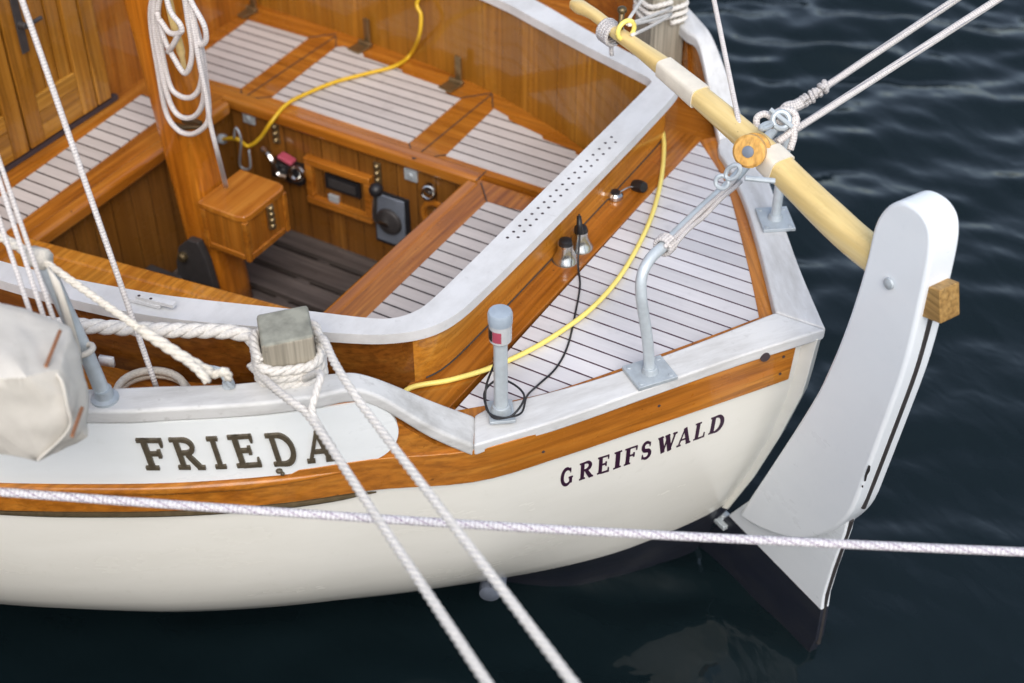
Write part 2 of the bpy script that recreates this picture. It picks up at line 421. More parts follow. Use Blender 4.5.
# ------------------------------------------------------------------ the boat
boat = empty('sailing_boat', (-1.2, 0, ZW), 'white wooden sailing boat with varnished cockpit and grey teak stern deck', 'sailing boat')
S_ = cr([(-.032, 0, 0), (-.16, .195, 0), (-.296, .40, 0), (-.428, .599, 0), (-.552, .765, 0), (-.735, .905, 0), (-.913, 1.062, 0), (-1.18, 1.245, 0), (-1.6, 1.47, 0), (-2.1, 1.66, 0), (-2.8, 1.84, 0), (-3.8, 1.95, 0)], 8)
P_ = cr([(-.185, 0, 0), (-.224, .095, 0), (-.312, .245, 0), (-.403, .372, 0), (-.561, .538, 0), (-.845, .788, 0), (-1.144, 1.002, 0), (-1.396, 1.145, 0), (-1.722, 1.288, 0), (-2.2, 1.44, 0), (-2.9, 1.6, 0), (-3.8, 1.7, 0)], 8)
NS = 97
S_ = resample(S_, NS); P_ = resample(P_, NS)
def su(p): return p
def surf(t, z, side=-1, out=0.0):
    """point of the hull side: t in 0..1 from the sternpost forward"""
    i = min(max(t, 0), 1) * (NS - 1); j = min(int(i), NS - 2); k = i - j
    s = S_[j].lerp(S_[j + 1], k); p = P_[j].lerp(P_[j + 1], k)
    u = max(0.0, (-.16 - z) / (-.16 - ZP)); h = u ** (1.85 + 3.0 * min(1, t * 2.6))
    if z < ZP: h = 1 + (ZP - z) * (1 + 4.5 * min(1, t * 4)) * 2.2
    q = s + (p - s) * h
    if out:
        d = (S_[j + 1] - S_[j]).normalized(); n = V((-d.y, d.x, 0)) if (V((-d.y, d.x, 0)).y > 0) else V((d.y, -d.x, 0))
        q = q + n * out
    return V((q.x, q.y * side, z))
LS = plen(S_)
def tx(x):
    """t of the sheer point at a given x"""
    for i in range(NS - 1):
        if S_[i + 1].x <= x: return (i + (S_[i].x - x) / (S_[i].x - S_[i + 1].x)) / (NS - 1)
    return 1.0
def hit(px, py, side=-1):
    """hull point seen at a pixel"""
    r = ray(px, py); lo = None; d = 1.8
    best = (9, None)
    for i in range(900):
        if i < 300: t = i / 299
        else:
            if i == 300: tc = best[1][0]
            t = tc + (i - 600) / 300 * .005
        # z where the ray is over this station
        z = -.2
        for _ in range(6):
            q = surf(t, z, side); s_ = (q.x - CC.x) / r.x if abs(r.x) > abs(r.y) else (q.y - CC.y) / r.y
            z = max(-1.1, min(.1, (CC + r * s_).z))
        q = surf(t, z, side); e = (CC + r * s_ - q).length
        if e < best[0]: best = (e, (t, z))
    return best[1]
T_STEP = tx(-.735)
_ZC = ((-9, .037), (-.83, .037), (-.76, .03), (-.66, -.085), (-.595, -.16), (1, -.16))
def ztop(t):
    i = min(t, 1) * (NS - 1); j = min(int(i), NS - 2); x = S_[j].lerp(S_[j + 1], i - j).x
    for (a, za), (c, zc) in zip(_ZC, _ZC[1:]):
        if a <= x <= c: return max(-.165, za + (zc - za) * (x - a) / (c - a) - .024)
    return -.165

# hull: white topsides over black antifouling
def hull():
    b = B(); rows = []; zs = [.02, -.06, -.12, -.18, -.25, -.33, -.41, -.49, -.57, -.65, -.72, -.79, ZP]
    ts = [i / 200 for i in range(201)]
    for side in (-1, 1):
        b.mi = 0
        b.grid([[surf(t, min(z, ztop(t)), side) for k, z in enumerate(zs)] for t in ts])
        b.mi = 1
        b.grid([[surf(t, z, side) for z in (ZP, -.9, -.96, -1.03, -1.1, -1.2)] for t in ts])
    return obj('hull', b, ['white', 'anti'], boat)
hull_o = hull()
# sternpost following the curved stern profile
def sternpost():
    b = B(); prof = [(p.x, p.z) for p in (ony(*q) for q in ((821, 335), (817, 348), (811, 371), (805, 391), (782, 434), (757, 473), (731, 505)))] + [(-.235, -.97), (-.29, -1.06), (-.36, -1.2)]
    for part, mi in ((prof[:7], 0), (prof[6:], 1)):
        b.mi = mi; R = []
        for x, z in part: R.append([b.v((x, y_, z)) for x, y_ in ((x - .10, -.03), (x, -.02), (x, .02), (x - .10, .03))])
        for p, q in zip(R, R[1:]):
            for k in range(4): b.face([p[k], p[(k + 1) % 4], q[(k + 1) % 4], q[k]])
        b.face(R[0])
    return obj('sternpost', b, ['white', 'anti'], boat, bevel=.004)
sternpost()

def sstrip(b, t0, t1, z0, z1, o0, side, n=60, inner=0.0, dz0=None):
    """strip laid on the hull side, o0 proud of it"""
    A = [i / n * (t1 - t0) + t0 for i in range(n + 1)]
    R = []
    for t in A:
        za, zb = (z0(t) if callable(z0) else z0), (z1(t) if callable(z1) else z1)
        R.append([b.v(surf(t, zb, side, inner)), b.v(surf(t, zb, side, o0)), b.v(surf(t, za, side, o0)), b.v(surf(t, za, side, inner))])
    for p, q in zip(R, R[1:]):
        for k in range(4): b.face([p[k], p[(k + 1) % 4], q[(k + 1) % 4], q[k]])
    b.face(R[0]); b.face(R[-1]); return b
for side in (-1, 1):
    mt = 'strake' if side < 0 else 'strake2'
    b = sstrip(B(), .012, 1, lambda t: -.178 if t < T_STEP + .04 else -.206, lambda t: -.298 + .02 * min(1, t / T_STEP), .012, side, 90, -.005)
    rs = obj('rubbing_strake', b, mt, boat, bevel=.003)
    if side < 0:
        for t, z in ((.02, -.205), (.02, -.262), (.10, -.225), (.17, -.245)):
            b = B(); b.lathe(surf(t, z, side, .0122), (.78, -.6, 0), [(.004, 0), (.004, .001)], 10); obj('screw_plug', b, 'darkhole', rs)
    # brown bulwark plank, half-round moulding, name board, bronze chafing strip
    b = sstrip(B(), T_STEP - .09, 1, lambda t: max(ztop(t), -.19), -.2, .004, side, 160, -.03)
    obj('bulwark', b, mt, boat)
    b = B(); pts = [surf(T_STEP + .01 + i / 80 * (1 - T_STEP - .01), -.205, side, .008) for i in range(81)]
    b.tube(pts, [.003 + .013 * min(1, i / 6) for i in range(81)], 10); obj('moulding', b, mt, boat)
    b = B(); ta, tb = T_STEP - .0, T_STEP + .24
    pts = [surf(ta + (tb - ta) * i / 40, -.288, side, .008) for i in range(41)]
    b.tube(pts, [.008 * min(1, i / 4 + .2, (40 - i) / 14 + .1) for i in range(41)], 8); obj('chafing_strip', b, 'bronze', boat)
# name board with a rounded end
nb_hi, nb_lo = -.004, -.188
te = hit(399, 438)[0]
def nameboard():
    b = B(); hgt = (nb_hi - nb_lo) / 2; zc = (nb_hi + nb_lo) / 2; sl_ = hgt / LS
    cols = []
    for i in range(15):
        a = PI / 2 * i / 14; cols.append((te + sl_ * (1 - math.cos(a)), max(hgt * math.sin(a), .001)))
    cols += [(te + sl_ + (1 - te - sl_) * i / 70, hgt) for i in range(1, 71)]
    cols.sort()
    R = []
    for t, h in cols:
        R.append([b.v(surf(t, zc - h, -1, .0)), b.v(surf(t, zc - h, -1, .010)), b.v(surf(t, zc + h, -1, .010)), b.v(surf(t, zc + h, -1, 0))])
    for p, q in zip(R, R[1:]):
        for k in range(4): b.face([p[k], p[(k + 1) % 4], q[(k + 1) % 4], q[k]])
    b.face(R[0]); b.face(R[-1])
    return obj('nameboard', b, 'board', boat)
nameboard_o = nameboard()

# lettering: strokes in a unit cell (x 0..w, y 0..1)
def arc(cx, cy, rx, ry, a0, a1, n=12): return [(cx + rx * math.cos(math.radians(a0 + (a1 - a0) * i / n)), cy + ry * math.sin(math.radians(a0 + (a1 - a0) * i / n))) for i in range(n + 1)]
def L(kind, T, t):
    """strokes: (points, width at start, mid, end); T thick stem, t thin stroke, s serif half length"""
    s = .075 if T > .21 else .11
    def stem(x, ser=True): return [([(x, 0), (x, 1)], T, T, T)] + ([([(x - T / 2 - s, t / 2), (x + T / 2 + s, t / 2)], t, t, t), ([(x - T / 2 - s, 1 - t / 2), (x + T / 2 + s, 1 - t / 2)], t, t, t)] if ser else [])
    if kind == 'I': return stem(.16), .34
    if kind == 'F': return stem(.16) + [([(.16, 1 - t / 2), (.66, 1 - t / 2)], t, t, t), ([(.64, 1), (.64, .74)], t, t, t * .6), ([(.16, .52), (.5, .52)], t, t, t), ([(.5, .64), (.5, .40)], t, t, t)], .70
    if kind == 'E': return stem(.16) + [([(.16, 1 - t / 2), (.66, 1 - t / 2)], t, t, t), ([(.64, 1), (.64, .76)], t, t, t * .6), ([(.16, .52), (.5, .52)], t, t, t), ([(.5, .64), (.5, .40)], t, t, t), ([(.16, t / 2), (.68, t / 2)], t, t, t), ([(.67, 0), (.67, .26)], t, t, t * .6)], .74
    if kind == 'L': return stem(.16) + [([(.16, t / 2), (.64, t / 2)], t, t, t), ([(.63, 0), (.63, .3)], t, t, t * .6)], .68
    if kind == 'D': return stem(.16) + [([(.16, 1 - t / 2)] + arc(.36, .5, .36, .5 - t / 2, 90, -90, 16) + [(.16, t / 2)], t, T, t)], .80
    if kind == 'R': return stem(.16) + [([(.16, 1 - t / 2)] + arc(.40, .74, .25, .26 - t / 2, 90, -90, 12) + [(.16, .48 + t / 2)], t, T * .9, t), ([(.40, .48), (.70, t / 2)], T * .8, T, T), ([(.60, t / 2), (.86, t / 2)], t, t, t)], .84
    if kind == 'A': return [([(.10, t / 2), (.42, 1)], t * 1.1, t * 1.1, t), ([(.42, 1), (.74, t / 2)], T, T, T), ([(.22, .34), (.62, .34)], t, t, t), ([(-.03, t / 2), (.24, t / 2)], t, t, t), ([(.60, t / 2), (.90, t / 2)], t, t, t)], .86
    if kind == 'W': return [([(.10, 1), (.32, 0)], T, T, T), ([(.32, 0), (.52, .95)], t, t, t), ([(.48, 1), (.70, 0)], T, T, T), ([(.70, 0), (.92, 1)], t, t, t), ([(-.04, 1 - t / 2), (.26, 1 - t / 2)], t, t, t), ([(.36, 1 - t / 2), (.62, 1 - t / 2)], t, t, t), ([(.80, 1 - t / 2), (1.02, 1 - t / 2)], t, t, t)], 1.04
    if kind == 'S': return [(arc(.32, .74, .23, .24, 20, 90, 6) + arc(.32, .74, .23, .24, 90, 250, 12)[1:] + arc(.34, .27, .24, .24, 70, -90, 12)[1:] + arc(.34, .27, .24, .24, -90, -165, 6)[1:], t, T, t), ([(.545, .96), (.545, .70)], t * .8, t, t * .6), ([(.09, .32), (.09, .03)], t * .6, t, t * .8)], .68
    if kind == 'G': return [(arc(.42, .5, .34, .47, 40, 90, 8) + arc(.42, .5, .34, .47, 90, 270, 18)[1:] + arc(.42, .5, .34, .47, 270, 330, 6)[1:], t, T, t), ([(.70, .42), (.70, .08)], T * .9, T * .9, T * .9), ([(.55, .42), (.86, .42)], t, t, t), ([(.68, .98), (.68, .70)], t * .8, t, t * .5)], .88
def letter(b, kind, T, t, place, depth):
    st, wd = L(kind, T, t)
    for n_, (pts, w0, w1, w2) in enumerate(st):
        P = [V((p[0], p[1], 0)) for p in pts]
        if len(P) == 2: P = [P[0].lerp(P[1], i / 6) for i in range(7)]
        Lf, Rt = [], []
        for i, p in enumerate(P):
            f = i / (len(P) - 1); d = (P[min(i + 1, len(P) - 1)] - P[max(i - 1, 0)]).normalized(); nn = V((-d.y, d.x, 0))
            wd_ = w0 + (w1 - w0) * f * 2 if f < .5 else w1 + (w2 - w1) * (f - .5) * 2
            if len(P) > 7: wd_ = w0 + (w1 - w0) * math.sin(PI * f) ** .8
            Lf.append(p + nn * wd_ / 2); Rt.append(p - nn * wd_ / 2)
        dd = depth + .0002 * n_
        R = [[b.v(place(q.x, q.y, e)) for q, e in ((l, 0), (l, dd), (r, dd), (r, 0))] for l, r in zip(Lf, Rt)]
        for p, q in zip(R, R[1:]):
            for k in range(4): b.face([p[k], p[(k + 1) % 4], q[(k + 1) % 4], q[k]])
        b.face(R[0]); b.face(R[-1])
    return wd
def write(word, anchors, T, t, mat, parent, base, depth, slant=0.0):
    """anchors: pixel of each letter's lower left and its height; the letters are laid on the hull side"""
    for ch, (px, py, px2, py2, wpx) in zip(word, anchors):
        t0, z0 = hit(px, py); t1, z1 = hit(px2, py2); H = abs(z1 - z0)
        tw, zw = hit(px + wpx[0], py + wpx[1])
        W = L(ch, T, t)[1]
        def place(x, y, e):
            return surf(t0 + (tw - t0) * x / W + (t1 - t0) * y, z0 + (zw - z0) * x / W + (z1 - z0) * y, -1, base + e)
        b = B(); letter(b, ch, T, t, place, depth); obj('letter', b, mat, parent, auto=False)
# FRIEDA: lower-left pixel, upper-left pixel, step to lower right
write('FRIEDA', [(149, 465, 137.5, 434.5, (24, 0)), (181, 464.5, 170, 434, (25, 0)), (217.5, 464, 207, 433, (9.5, -.3)), (239, 463, 228, 431.5, (24, -1.5)), (275.5, 461.5, 265, 430, (24, -1.5)), (308, 458.5, 302.5, 428.5, (25, -2.5))], .168, .10, 'letter1', nameboard_o, .010, .007)
b = B(); q = hit(279, 467); b.sphere(surf(q[0], q[1], -1, .012), .008, (1, 1, .8), 6); q = hit(282.5, 470); b.sphere(surf(q[0], q[1], -1, .012), .005, (1, 1, 1.2), 6)
obj('cord_hook', b, 'letter1', nameboard_o)
gz = [(60, 470, 65, 22), (162, 434, 70, 24), (260, 402, 62, 20), (349, 374, 36, 13), (406, 355, 64, 22), (494, 327, 54, 19), (584, 296, 98, 36), (692, 254, 68, 25), (784, 219, 56, 21), (866, 187, 70, 26)]
def gq(k, x, y, w_, h_):
    px, py = 549.6 + .1835 * x, 399.8 + .1855 * y; f = k / 9
    return (px, py, px + .6 + 2.6 * f, py - 16.8, (.1855 * w_, -.1855 * h_))
write('GREIFSWALD', [gq(k, *q) for k, q in enumerate(gz)], .225, .08, 'letter2', hull_o, .0, .0012)

# toe rails aft, bulwark caps forward
_ri = [onz(x, y, -.15) for x, y in ((760, 250), (744, 197), (726, 160))]
ri = cr([(-.134, .0, 0)] + [(p.x, p.y, 0) for p in _ri] + [(-.572, .632, 0), (-.597, .69, 0)], 6)
ro = cr([(.0, .0, 0), (-.145, .20, 0), (-.282, .405, 0), (-.415, .605, 0), (-.545, .778, 0)], 6)
ri, ro = resample(ri, 24), resample(ro, 24)
for side in (-1, 1):
    b = B(); f = lambda p: (p.x, p.y * side, 0)
    zt = [-.144 - .016 * i / 23 for i in range(24)]
    # the rail stops a hair short of the centre so the mitre shows
    ii, oo = [f(p) for p in ri], [f(p) for p in ro]
    ii[0] = (ii[0][0], side * .0012, 0); oo[0] = (oo[0][0], side * .0012, 0)
    b.ribbon(ii, oo, zt, [z - .034 for z in zt])
    obj('toe_rail', b, 'capn' if side < 0 else 'capf', boat, bevel=.006)
    # sloping piece and bulwark cap
    ci = cr([(-.595, .69, 0), (-.66, .762, 0), (-.76, .868, 0), (-.83, .912, 0), (-.99, 1.042, 0), (-1.128, 1.132, 0), (-1.30, 1.245, 0), (-1.6, 1.405, 0), (-2.1, 1.59, 0), (-2.8, 1.77, 0), (-3.8, 1.88, 0)], 6)
    cz = cr([(-.16, 0, 0), (-.085, 0, 0), (.03, 0, 0), (.037, 0, 0), (.036, 0, 0), (.036, 0, 0), (.037, 0, 0), (.04, 0, 0), (.05, 0, 0), (.08, 0, 0), (.12, 0, 0)], 6)
    oo = cr([(-.545, .778, 0), (-.62, .84, 0), (-.733, .918, 0), (-.82, 1.0, 0), (-.913, 1.078, 0), (-1.05, 1.175, 0), (-1.19, 1.267, 0), (-1.6, 1.49, 0), (-2.1, 1.68, 0), (-2.8, 1.86, 0), (-3.8, 1.97, 0)], 6)
    b = B(); z = [p.x for p in cz]
    b.ribbon([f(p) for p in ci], [f(p) for p in oo], z, [q - .04 for q in z])
    obj('bulwark_cap', b, 'capb' if side < 0 else 'capf', boat, bevel=.009, segs=3)
# limber hole with white stain in the near rail
b = B(); q = hit(760, 357); b.lathe(surf(q[0], -.176, -1, .018), (.78, -.62, 0), [(.013, 0), (.013, .004)], 14); obj('drain_hole', b, 'darkhole', boat)

# aft deck
def edge(z, pts): return [onz(x, y, z) for x, y in pts]
far = cr([V((p.x, p.y, 0)) for p in edge(ZD, [(759, 318), (752, 284), (744, 250), (730, 196), (719.5, 172), (699, 140.5)])], 4)
far[0].y = 0
ring = [(p.x, p.y, ZD) for p in far] + [(p.x, -p.y, ZD) for p in far[:0:-1]]
b = B(); b.prism(ring, (0, 0, -.02)); obj('teak_deck', b, 'teakd', boat, auto=False)
b = B()
fo = [V((far[0].x + .075, 0, 0))] + [p + V((.042, .046, 0)) for p in far[1:]]
for side in (-1, 1):
    b.ribbon([(p.x, p.y * side, 0) for p in far], [(p.x, p.y * side, 0) for p in fo], ZD + .003, ZD - .03)
obj('margin_plank', b, 'strake2', boat, bevel=.002)
b = B(); b.prism([(-.80, -.70, 0), (-.671, -.70, 0), (-.652, .70, 0), (-.80, .70, 0)], (0, 0, -.03))
for v in b.bm.verts: v.co.z += ZD + .004
kb = obj('king_plank', b, 'wy', boat, bevel=.002)
for side in (-1, 1):
    b = B(); n_ = 30
    o_ = [V((p.x + .035, p.y * side, 0)) for p in resample(cr([(-.62, .70, 0), (-.76, .86, 0), (-.99, 1.035, 0), (-1.3, 1.235, 0), (-1.8, 1.48, 0), (-2.8, 1.76, 0)], 6), n_)]
    i_ = [V((p.x, p.y * side, 0)) for p in resample([(-.76, .62, 0), (-.80, .72, 0), (-1.118, .84, 0), (-1.3, .92, 0), (-1.6, .99, 0), (-2.8, 1.05, 0)], n_)]
    b.ribbon(i_, o_, ZD - .012, ZD - .04); obj('side_deck', b, 'wx', boat)
    # inner face of the bulwark
    b = B(); q = [S_[i] for i in range(int(T_STEP * (NS - 1)) - 2, NS)]
    b.ribbon([((p.x - .02), (p.y - .035) * side) for p in q], [((p.x - .012), (p.y - .012) * side) for p in q], [(-.002 if i > 4 else -.165) for i in range(len(q))], -.2)
    obj('bulwark_lining', b, 'wx', boat)

# cockpit coaming: boards and painted cap, one loop from the near side round the stern to the far side
near_i = [(-2.58, 1.0), (-2.2, .985), (-1.75, .94), (-1.445, .872), (-1.287, .822), (-1.058, .735), (-.90, .678), (-.845, .648), (-.815, .605), (-.803, .55), (-.80, .40), (-.80, .2), (-.80, 0)]
near_o = [(-2.58, 1.06), (-2.2, 1.04), (-1.75, 1.005), (-1.50, .965), (-1.305, .915), (-1.118, .84), (-.90, .747), (-.81, .695), (-.75, .632), (-.722, .55), (-.714, .42), (-.710, .2), (-.709, 0)]
half_i = [(-2.58, .985), (-2.2, .965), (-1.75, .92), (-1.445, .857), (-1.287, .805), (-1.058, .728), (-.90, .680), (-.835, .660), (-.808, .644), (-.801, .615), (-.80, .40), (-.80, .2), (-.80, 0)]
far_o = [(-2.58, 1.06), (-2.2, 1.04), (-1.75, 1.0), (-1.50, .96), (-1.305, .90), (-1.118, .825), (-.90, .748), (-.80, .712), (-.745, .682), (-.716, .630), (-.710, .42), (-.709, .2), (-.709, 0)]
def loop(n_, f_): return [V((x, -y, 0)) for x, y in n_] + [V((x, y, 0)) for x, y in f_[-2::-1]]
ci, cofl = cr(loop(near_i, half_i), 5), cr(loop(near_o, far_o), 5)
b = B(); b.ribbon(ci, cofl, 0.0, -.029)
b.mi = 1
for row, off in ((0, 0.0), (1, .5)):
    for k in range(18 - row):
        # two staggered rows of small drain holes in the aft cap
        p = onz(507 + (611 - 507) * (k + off) / 17.0, 237.5 + (137 - 237.5) * (k + off) / 17.0, 0)
        b.lathe((p.x + (.0235 if row else .0015), p.y, .0), (0, 0, 1), [(.0043, 0), (.0043, .0007)], 8)
cap = obj('coaming_cap', b, ['capc', 'darkhole'], boat, bevel=.007, segs=3)
mid = [a.lerp(c, .5) for a, c in zip(ci, cofl)]
th = []
for i, p in enumerate(mid):
    d = (mid[min(i + 1, len(mid) - 1)] - mid[max(i - 1, 0)]).normalized(); th.append(V((d.y, -d.x, 0)))
bi, bo = [p - n_ * .032 for p, n_ in zip(mid, th)], [p + n_ * .008 for p, n_ in zip(mid, th)]
n3 = len(mid); k0 = n3 // 3 - 2; k1 = n3 - k0
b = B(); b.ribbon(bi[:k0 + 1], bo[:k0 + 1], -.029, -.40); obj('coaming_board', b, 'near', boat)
b = B(); b.ribbon(bi[k1 - 1:], bo[k1 - 1:], -.029, -.40); fb = obj('coaming_board', b, 'back', boat)
b = B(); b.ribbon(bi[k0:k1], bo[k0:k1], -.029, -.40); ab = obj('coaming_board', b, 'gold', boat)
b = B(); pts = [p + V((0, 0, ZD + .006)) for p in bo[k0 + 2:k1 - 2]]; b.tube(pts, .0026, 6); obj('caulking', b, 'iron', ab)

# benches: timber frames, teak hatch lids
XF, XA, YB = -2.25, -1.255, .41
def bench_back(x): # coaming inner face
    for a, c in zip(half_i, half_i[1:]):
        if a[0] <= x <= c[0]: return a[1] + (c[1] - a[1]) * (x - a[0]) / (c[0] - a[0]) + .022
    return .62
xs = [XF - .32 + (XA - .0 - XF + .32) * i / 16 for i in range(17)]
b = B(); b.prism([(XA - .04, YB + .03, ZB), (XF - .32, YB + .03, ZB)] + [(x, bench_back(x), ZB) for x in xs] + [(-.80, .60, ZB), (-.80, YB + .03, ZB)], (0, 0, -.03))
sb = obj('side_bench', b, 'wx', boat)
b = B(); b.box(((XF - .32 + XA) / 2, YB + .02, ZB - .022), (XA - XF + .32, .055, .052)); obj('nosing', b, 'lidx', sb, bevel=.016, segs=4)
b = B(); b.prism([(XA - .0, YB + .0, ZB), (-1.0, YB, ZB), (-.79, .5, ZB), (-.79, -.62, ZB), (-1.06, -.74, ZB), (XA, -.78, ZB)], (0, 0, -.03))
abn = obj('aft_bench', b, 'wy', boat)
b = B(); b.box((XA - .012, -.16, ZB - .022), (.05, 1.11, .052)); obj('nosing', b, 'lid', abn, bevel=.014, segs=4)
b = B(); b.prism([(XF, YB + .03, ZB), (XF - .34, YB + .03, ZB), (XF - .34, -.96, ZB), (XF, -.96, ZB)], (0, 0, -.03))
fbn = obj('bridge_bench', b, 'wy', boat)
b = B(); b.box((XF + .012, -.16, ZB - .022), (.055, 1.10, .052)); obj('nosing', b, 'lid', fbn, bevel=.016, segs=4)
b = B(); b.prism([(XF, -.54, ZB), (XA, -.40, ZB), (XA, -.80, ZB), (-1.6, -.93, ZB), (XF, -.97, ZB)], (0, 0, -.03))
nbn = obj('side_bench', b, 'gold', boat, label='plain near side bench mostly hidden below the coaming')
b = B(); d_ = V((XA - XF, .14, 0)).normalized(); b.box(((XF + XA) / 2, -.475, ZB - .02), (1.02, .06, .055), d_, (-d_.y, d_.x, 0)); obj('nosing', b, 'gold', nbn, bevel=.016, segs=4)

def lid(parent, pts, name='hatch_lid', mat='teakb'):
    q = [V((p.x, p.y, ZB + .004)) for p in (onz(x, y, ZB + .004) for x, y in pts)]
    b = B(); b.prism(q, (0, 0, -.012)); return obj(name, b, mat, parent, bevel=.001, auto=False)
lid(sb, [(248, 20), (308, 37.5), (241, 87.5), (190, 73), (190, 62)])
lid(sb, [(272, 97), (409, 142.5), (461, 98), (446, 93), (444.5, 87.5), (403, 73), (402, 70), (364, 57), (363, 53.5), (345, 46), (336, 47)])
lid(sb, [(446, 155), (543, 187), (600, 180), (600, 162), (576, 154), (575, 150.5), (543, 139), (542, 135.5), (509, 120), (508, 116.5), (494, 108.5)])
lid(abn, [(486.5, 201.5), (530, 213), (420, 330), (352, 331)])
lid(fbn, [(142, 94), (170, 104), (170, 110), (21, 220), (-30, 255), (-30, 218)])
# mitre seams and frame joints
def seam(b, p, q, z=ZB + .0008, w_=.0035):
    a, c = onz(*p, z), onz(*q, z); d = (c - a).normalized(); n_ = V((-d.y, d.x, 0)) * w_ / 2
    b.prism([a - n_, c - n_, c + n_, a + n_], (0, 0, .0014))
b = B()
for p, q in (((241, 88), (242, 99)), ((242, 99), (336, 36)), ((308, 37.5), (336, 34)), ((409, 142.5), (413, 159)), ((413, 159), (492, 94)), ((461, 98), (492, 93)), ((492, 94), (493, 108)), ((413, 159), (446, 155)), ((242, 99), (272, 97)), ((336, 36), (336, 47)), ((248, 20), (248, 10)), ((476, 181), (486.5, 171))):
    b = B(); seam(b, p, q); obj('joint_seam', b, 'iron', sb, auto=False)
b = B(); seam(b, (481, 183), (487, 202), ZB + .005); obj('joint_seam', b, 'iron', abn, auto=False)
# hinges against the backrest
for px, py in ((366, 46), (457, 84), (252, 11)):
    p = onz(px, py, ZB); d = V((.98, -.18, 0)).normalized()
    b = B(); b.box(p + V((-.005, -.03, .006)), (.055, .07, .008), d, (-d.y, d.x, 0)); b.box(p + V((.002, .008, .055)), (.026, .009, .095), d, (-d.y, d.x, 0)); b.tube([p + V((-.028, .0, .012)), p + V((.028, -.006, .012))], .0095, 8)
    obj('hinge', b, 'brass', sb, bevel=.002)
# locker fronts and bridge panel, sole
YL = YB + .012
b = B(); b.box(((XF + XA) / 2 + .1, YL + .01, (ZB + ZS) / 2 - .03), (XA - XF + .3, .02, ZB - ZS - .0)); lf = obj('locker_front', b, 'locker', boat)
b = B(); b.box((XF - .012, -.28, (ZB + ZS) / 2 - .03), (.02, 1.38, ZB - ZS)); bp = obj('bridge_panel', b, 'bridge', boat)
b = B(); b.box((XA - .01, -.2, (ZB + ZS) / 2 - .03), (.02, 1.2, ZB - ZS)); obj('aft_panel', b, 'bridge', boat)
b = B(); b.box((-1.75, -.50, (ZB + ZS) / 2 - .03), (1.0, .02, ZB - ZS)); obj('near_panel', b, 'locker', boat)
sole = []
b = B(); y = -.48
while y < YL - .02:
    b.box(((XF + XA) / 2, y + .048, ZS - .012), (XA - XF - .01, .092, .022)); y += .118
b.box((-1.7, -.03, ZS - .05), (1.1, .95, .02)); so_ = obj('cockpit_sole', b, 'sole', boat, bevel=.003, auto=False)
b = B()
for x in (-1.45, -1.85): b.box((x, .0, ZS - .03), (.05, .8, .02))
obj('sole_bearer', b, 'sole', so_)

# --- fittings on the locker front
def L_(px, py, d=0.0): return ony(px, py, YL - d)
def hasp(px, py, n, parent, k=1.0, mat='brass', plane=None):
    p = plane or L_(px, py, .004); b = B()
    b.box(p, (.028 * k, .008, .026 * n * k))
    for i in range(n): b.sphere(p + V((0, -.006, (i - (n - 1) / 2) * .026 * k)), .0105 * k, (1, .9, 1), 6)
    return obj('hasp', b, mat, parent, bevel=.002)
hasp(276, 133, 3, lf); hasp(378, 176, 4, lf)
for px, py in ((249, 118), (411, 175)):
    b = B(); p = L_(px, py, .004); b.box(p, (.048, .009, .042)); b.lathe(p + V((0, -.004, 0)), (0, -1, 0), [(.012, 0), (.010, .006)], 12); obj('vent_plate', b, 'galvp', lf, bevel=.002)
b = B(); p = L_(430, 188, .006); b.lathe(p, (0, -1, 0), [(.022, 0), (.020, .008), (.012, .010)], 16); b.torus(p + V((.004, -.016, -.008)), (.25, -1, .35), .021, .0055, 18, 8); obj('pull_ring', b, 'chrome', lf)
b = B(); p = L_(436, 216, .002); b.torus(p, (0, 1, 0), .048, .012, 22, 8); b.mi = 1; b.lathe(p + V((0, .008, 0)), (0, -1, 0), [(.044, 0), (.044, .003)], 22); obj('port_hole', b, ['wz', 'darkhole'], lf)
# framed recess with an instrument
fc = [L_(*p, .012) for p in ((309, 156), (366, 178), (371, 222), (314, 199))]
b = B(); cx = sum(fc, V()) / 4
x0, x1 = min(p.x for p in fc) + .01, max(p.x for p in fc) - .01; z0, z1 = min(p.z for p in fc) + .015, max(p.z for p in fc) - .015
for c_, s_ in (((cx.x, YL - .012, z1), (x1 - x0 + .05, .03, .028)), ((cx.x, YL - .012, z0), (x1 - x0 + .05, .03, .028)), ((x0 - .012, YL - .011, cx.z), (.027, .029, z1 - z0 - .029)), ((x1 + .012, YL - .011, cx.z), (.027, .029, z1 - z0 - .029))): b.box(c_, s_)
ir = obj('instrument_frame', b, 'wx', lf, bevel=.004)
b = B(); b.box((cx.x, YL - .002, cx.z), (x1 - x0, .006, z1 - z0 - .02)); obj('recess_back', b, 'locker', ir)
b = B(); b.box((cx.x + .015, YL - .010, cx.z + .018), (.14, .016, .055)); b.mi = 1; b.box((cx.x + .015, YL - .0195, cx.z + .018), (.11, .003, .034)); obj('instrument', b, ['black', 'iron'], ir, bevel=.003)
b = B(); b.box((cx.x - .03, YL - .010, cx.z - .05), (.04, .012, .026)); obj('name_plate', b, 'galvp', ir, bevel=.002)
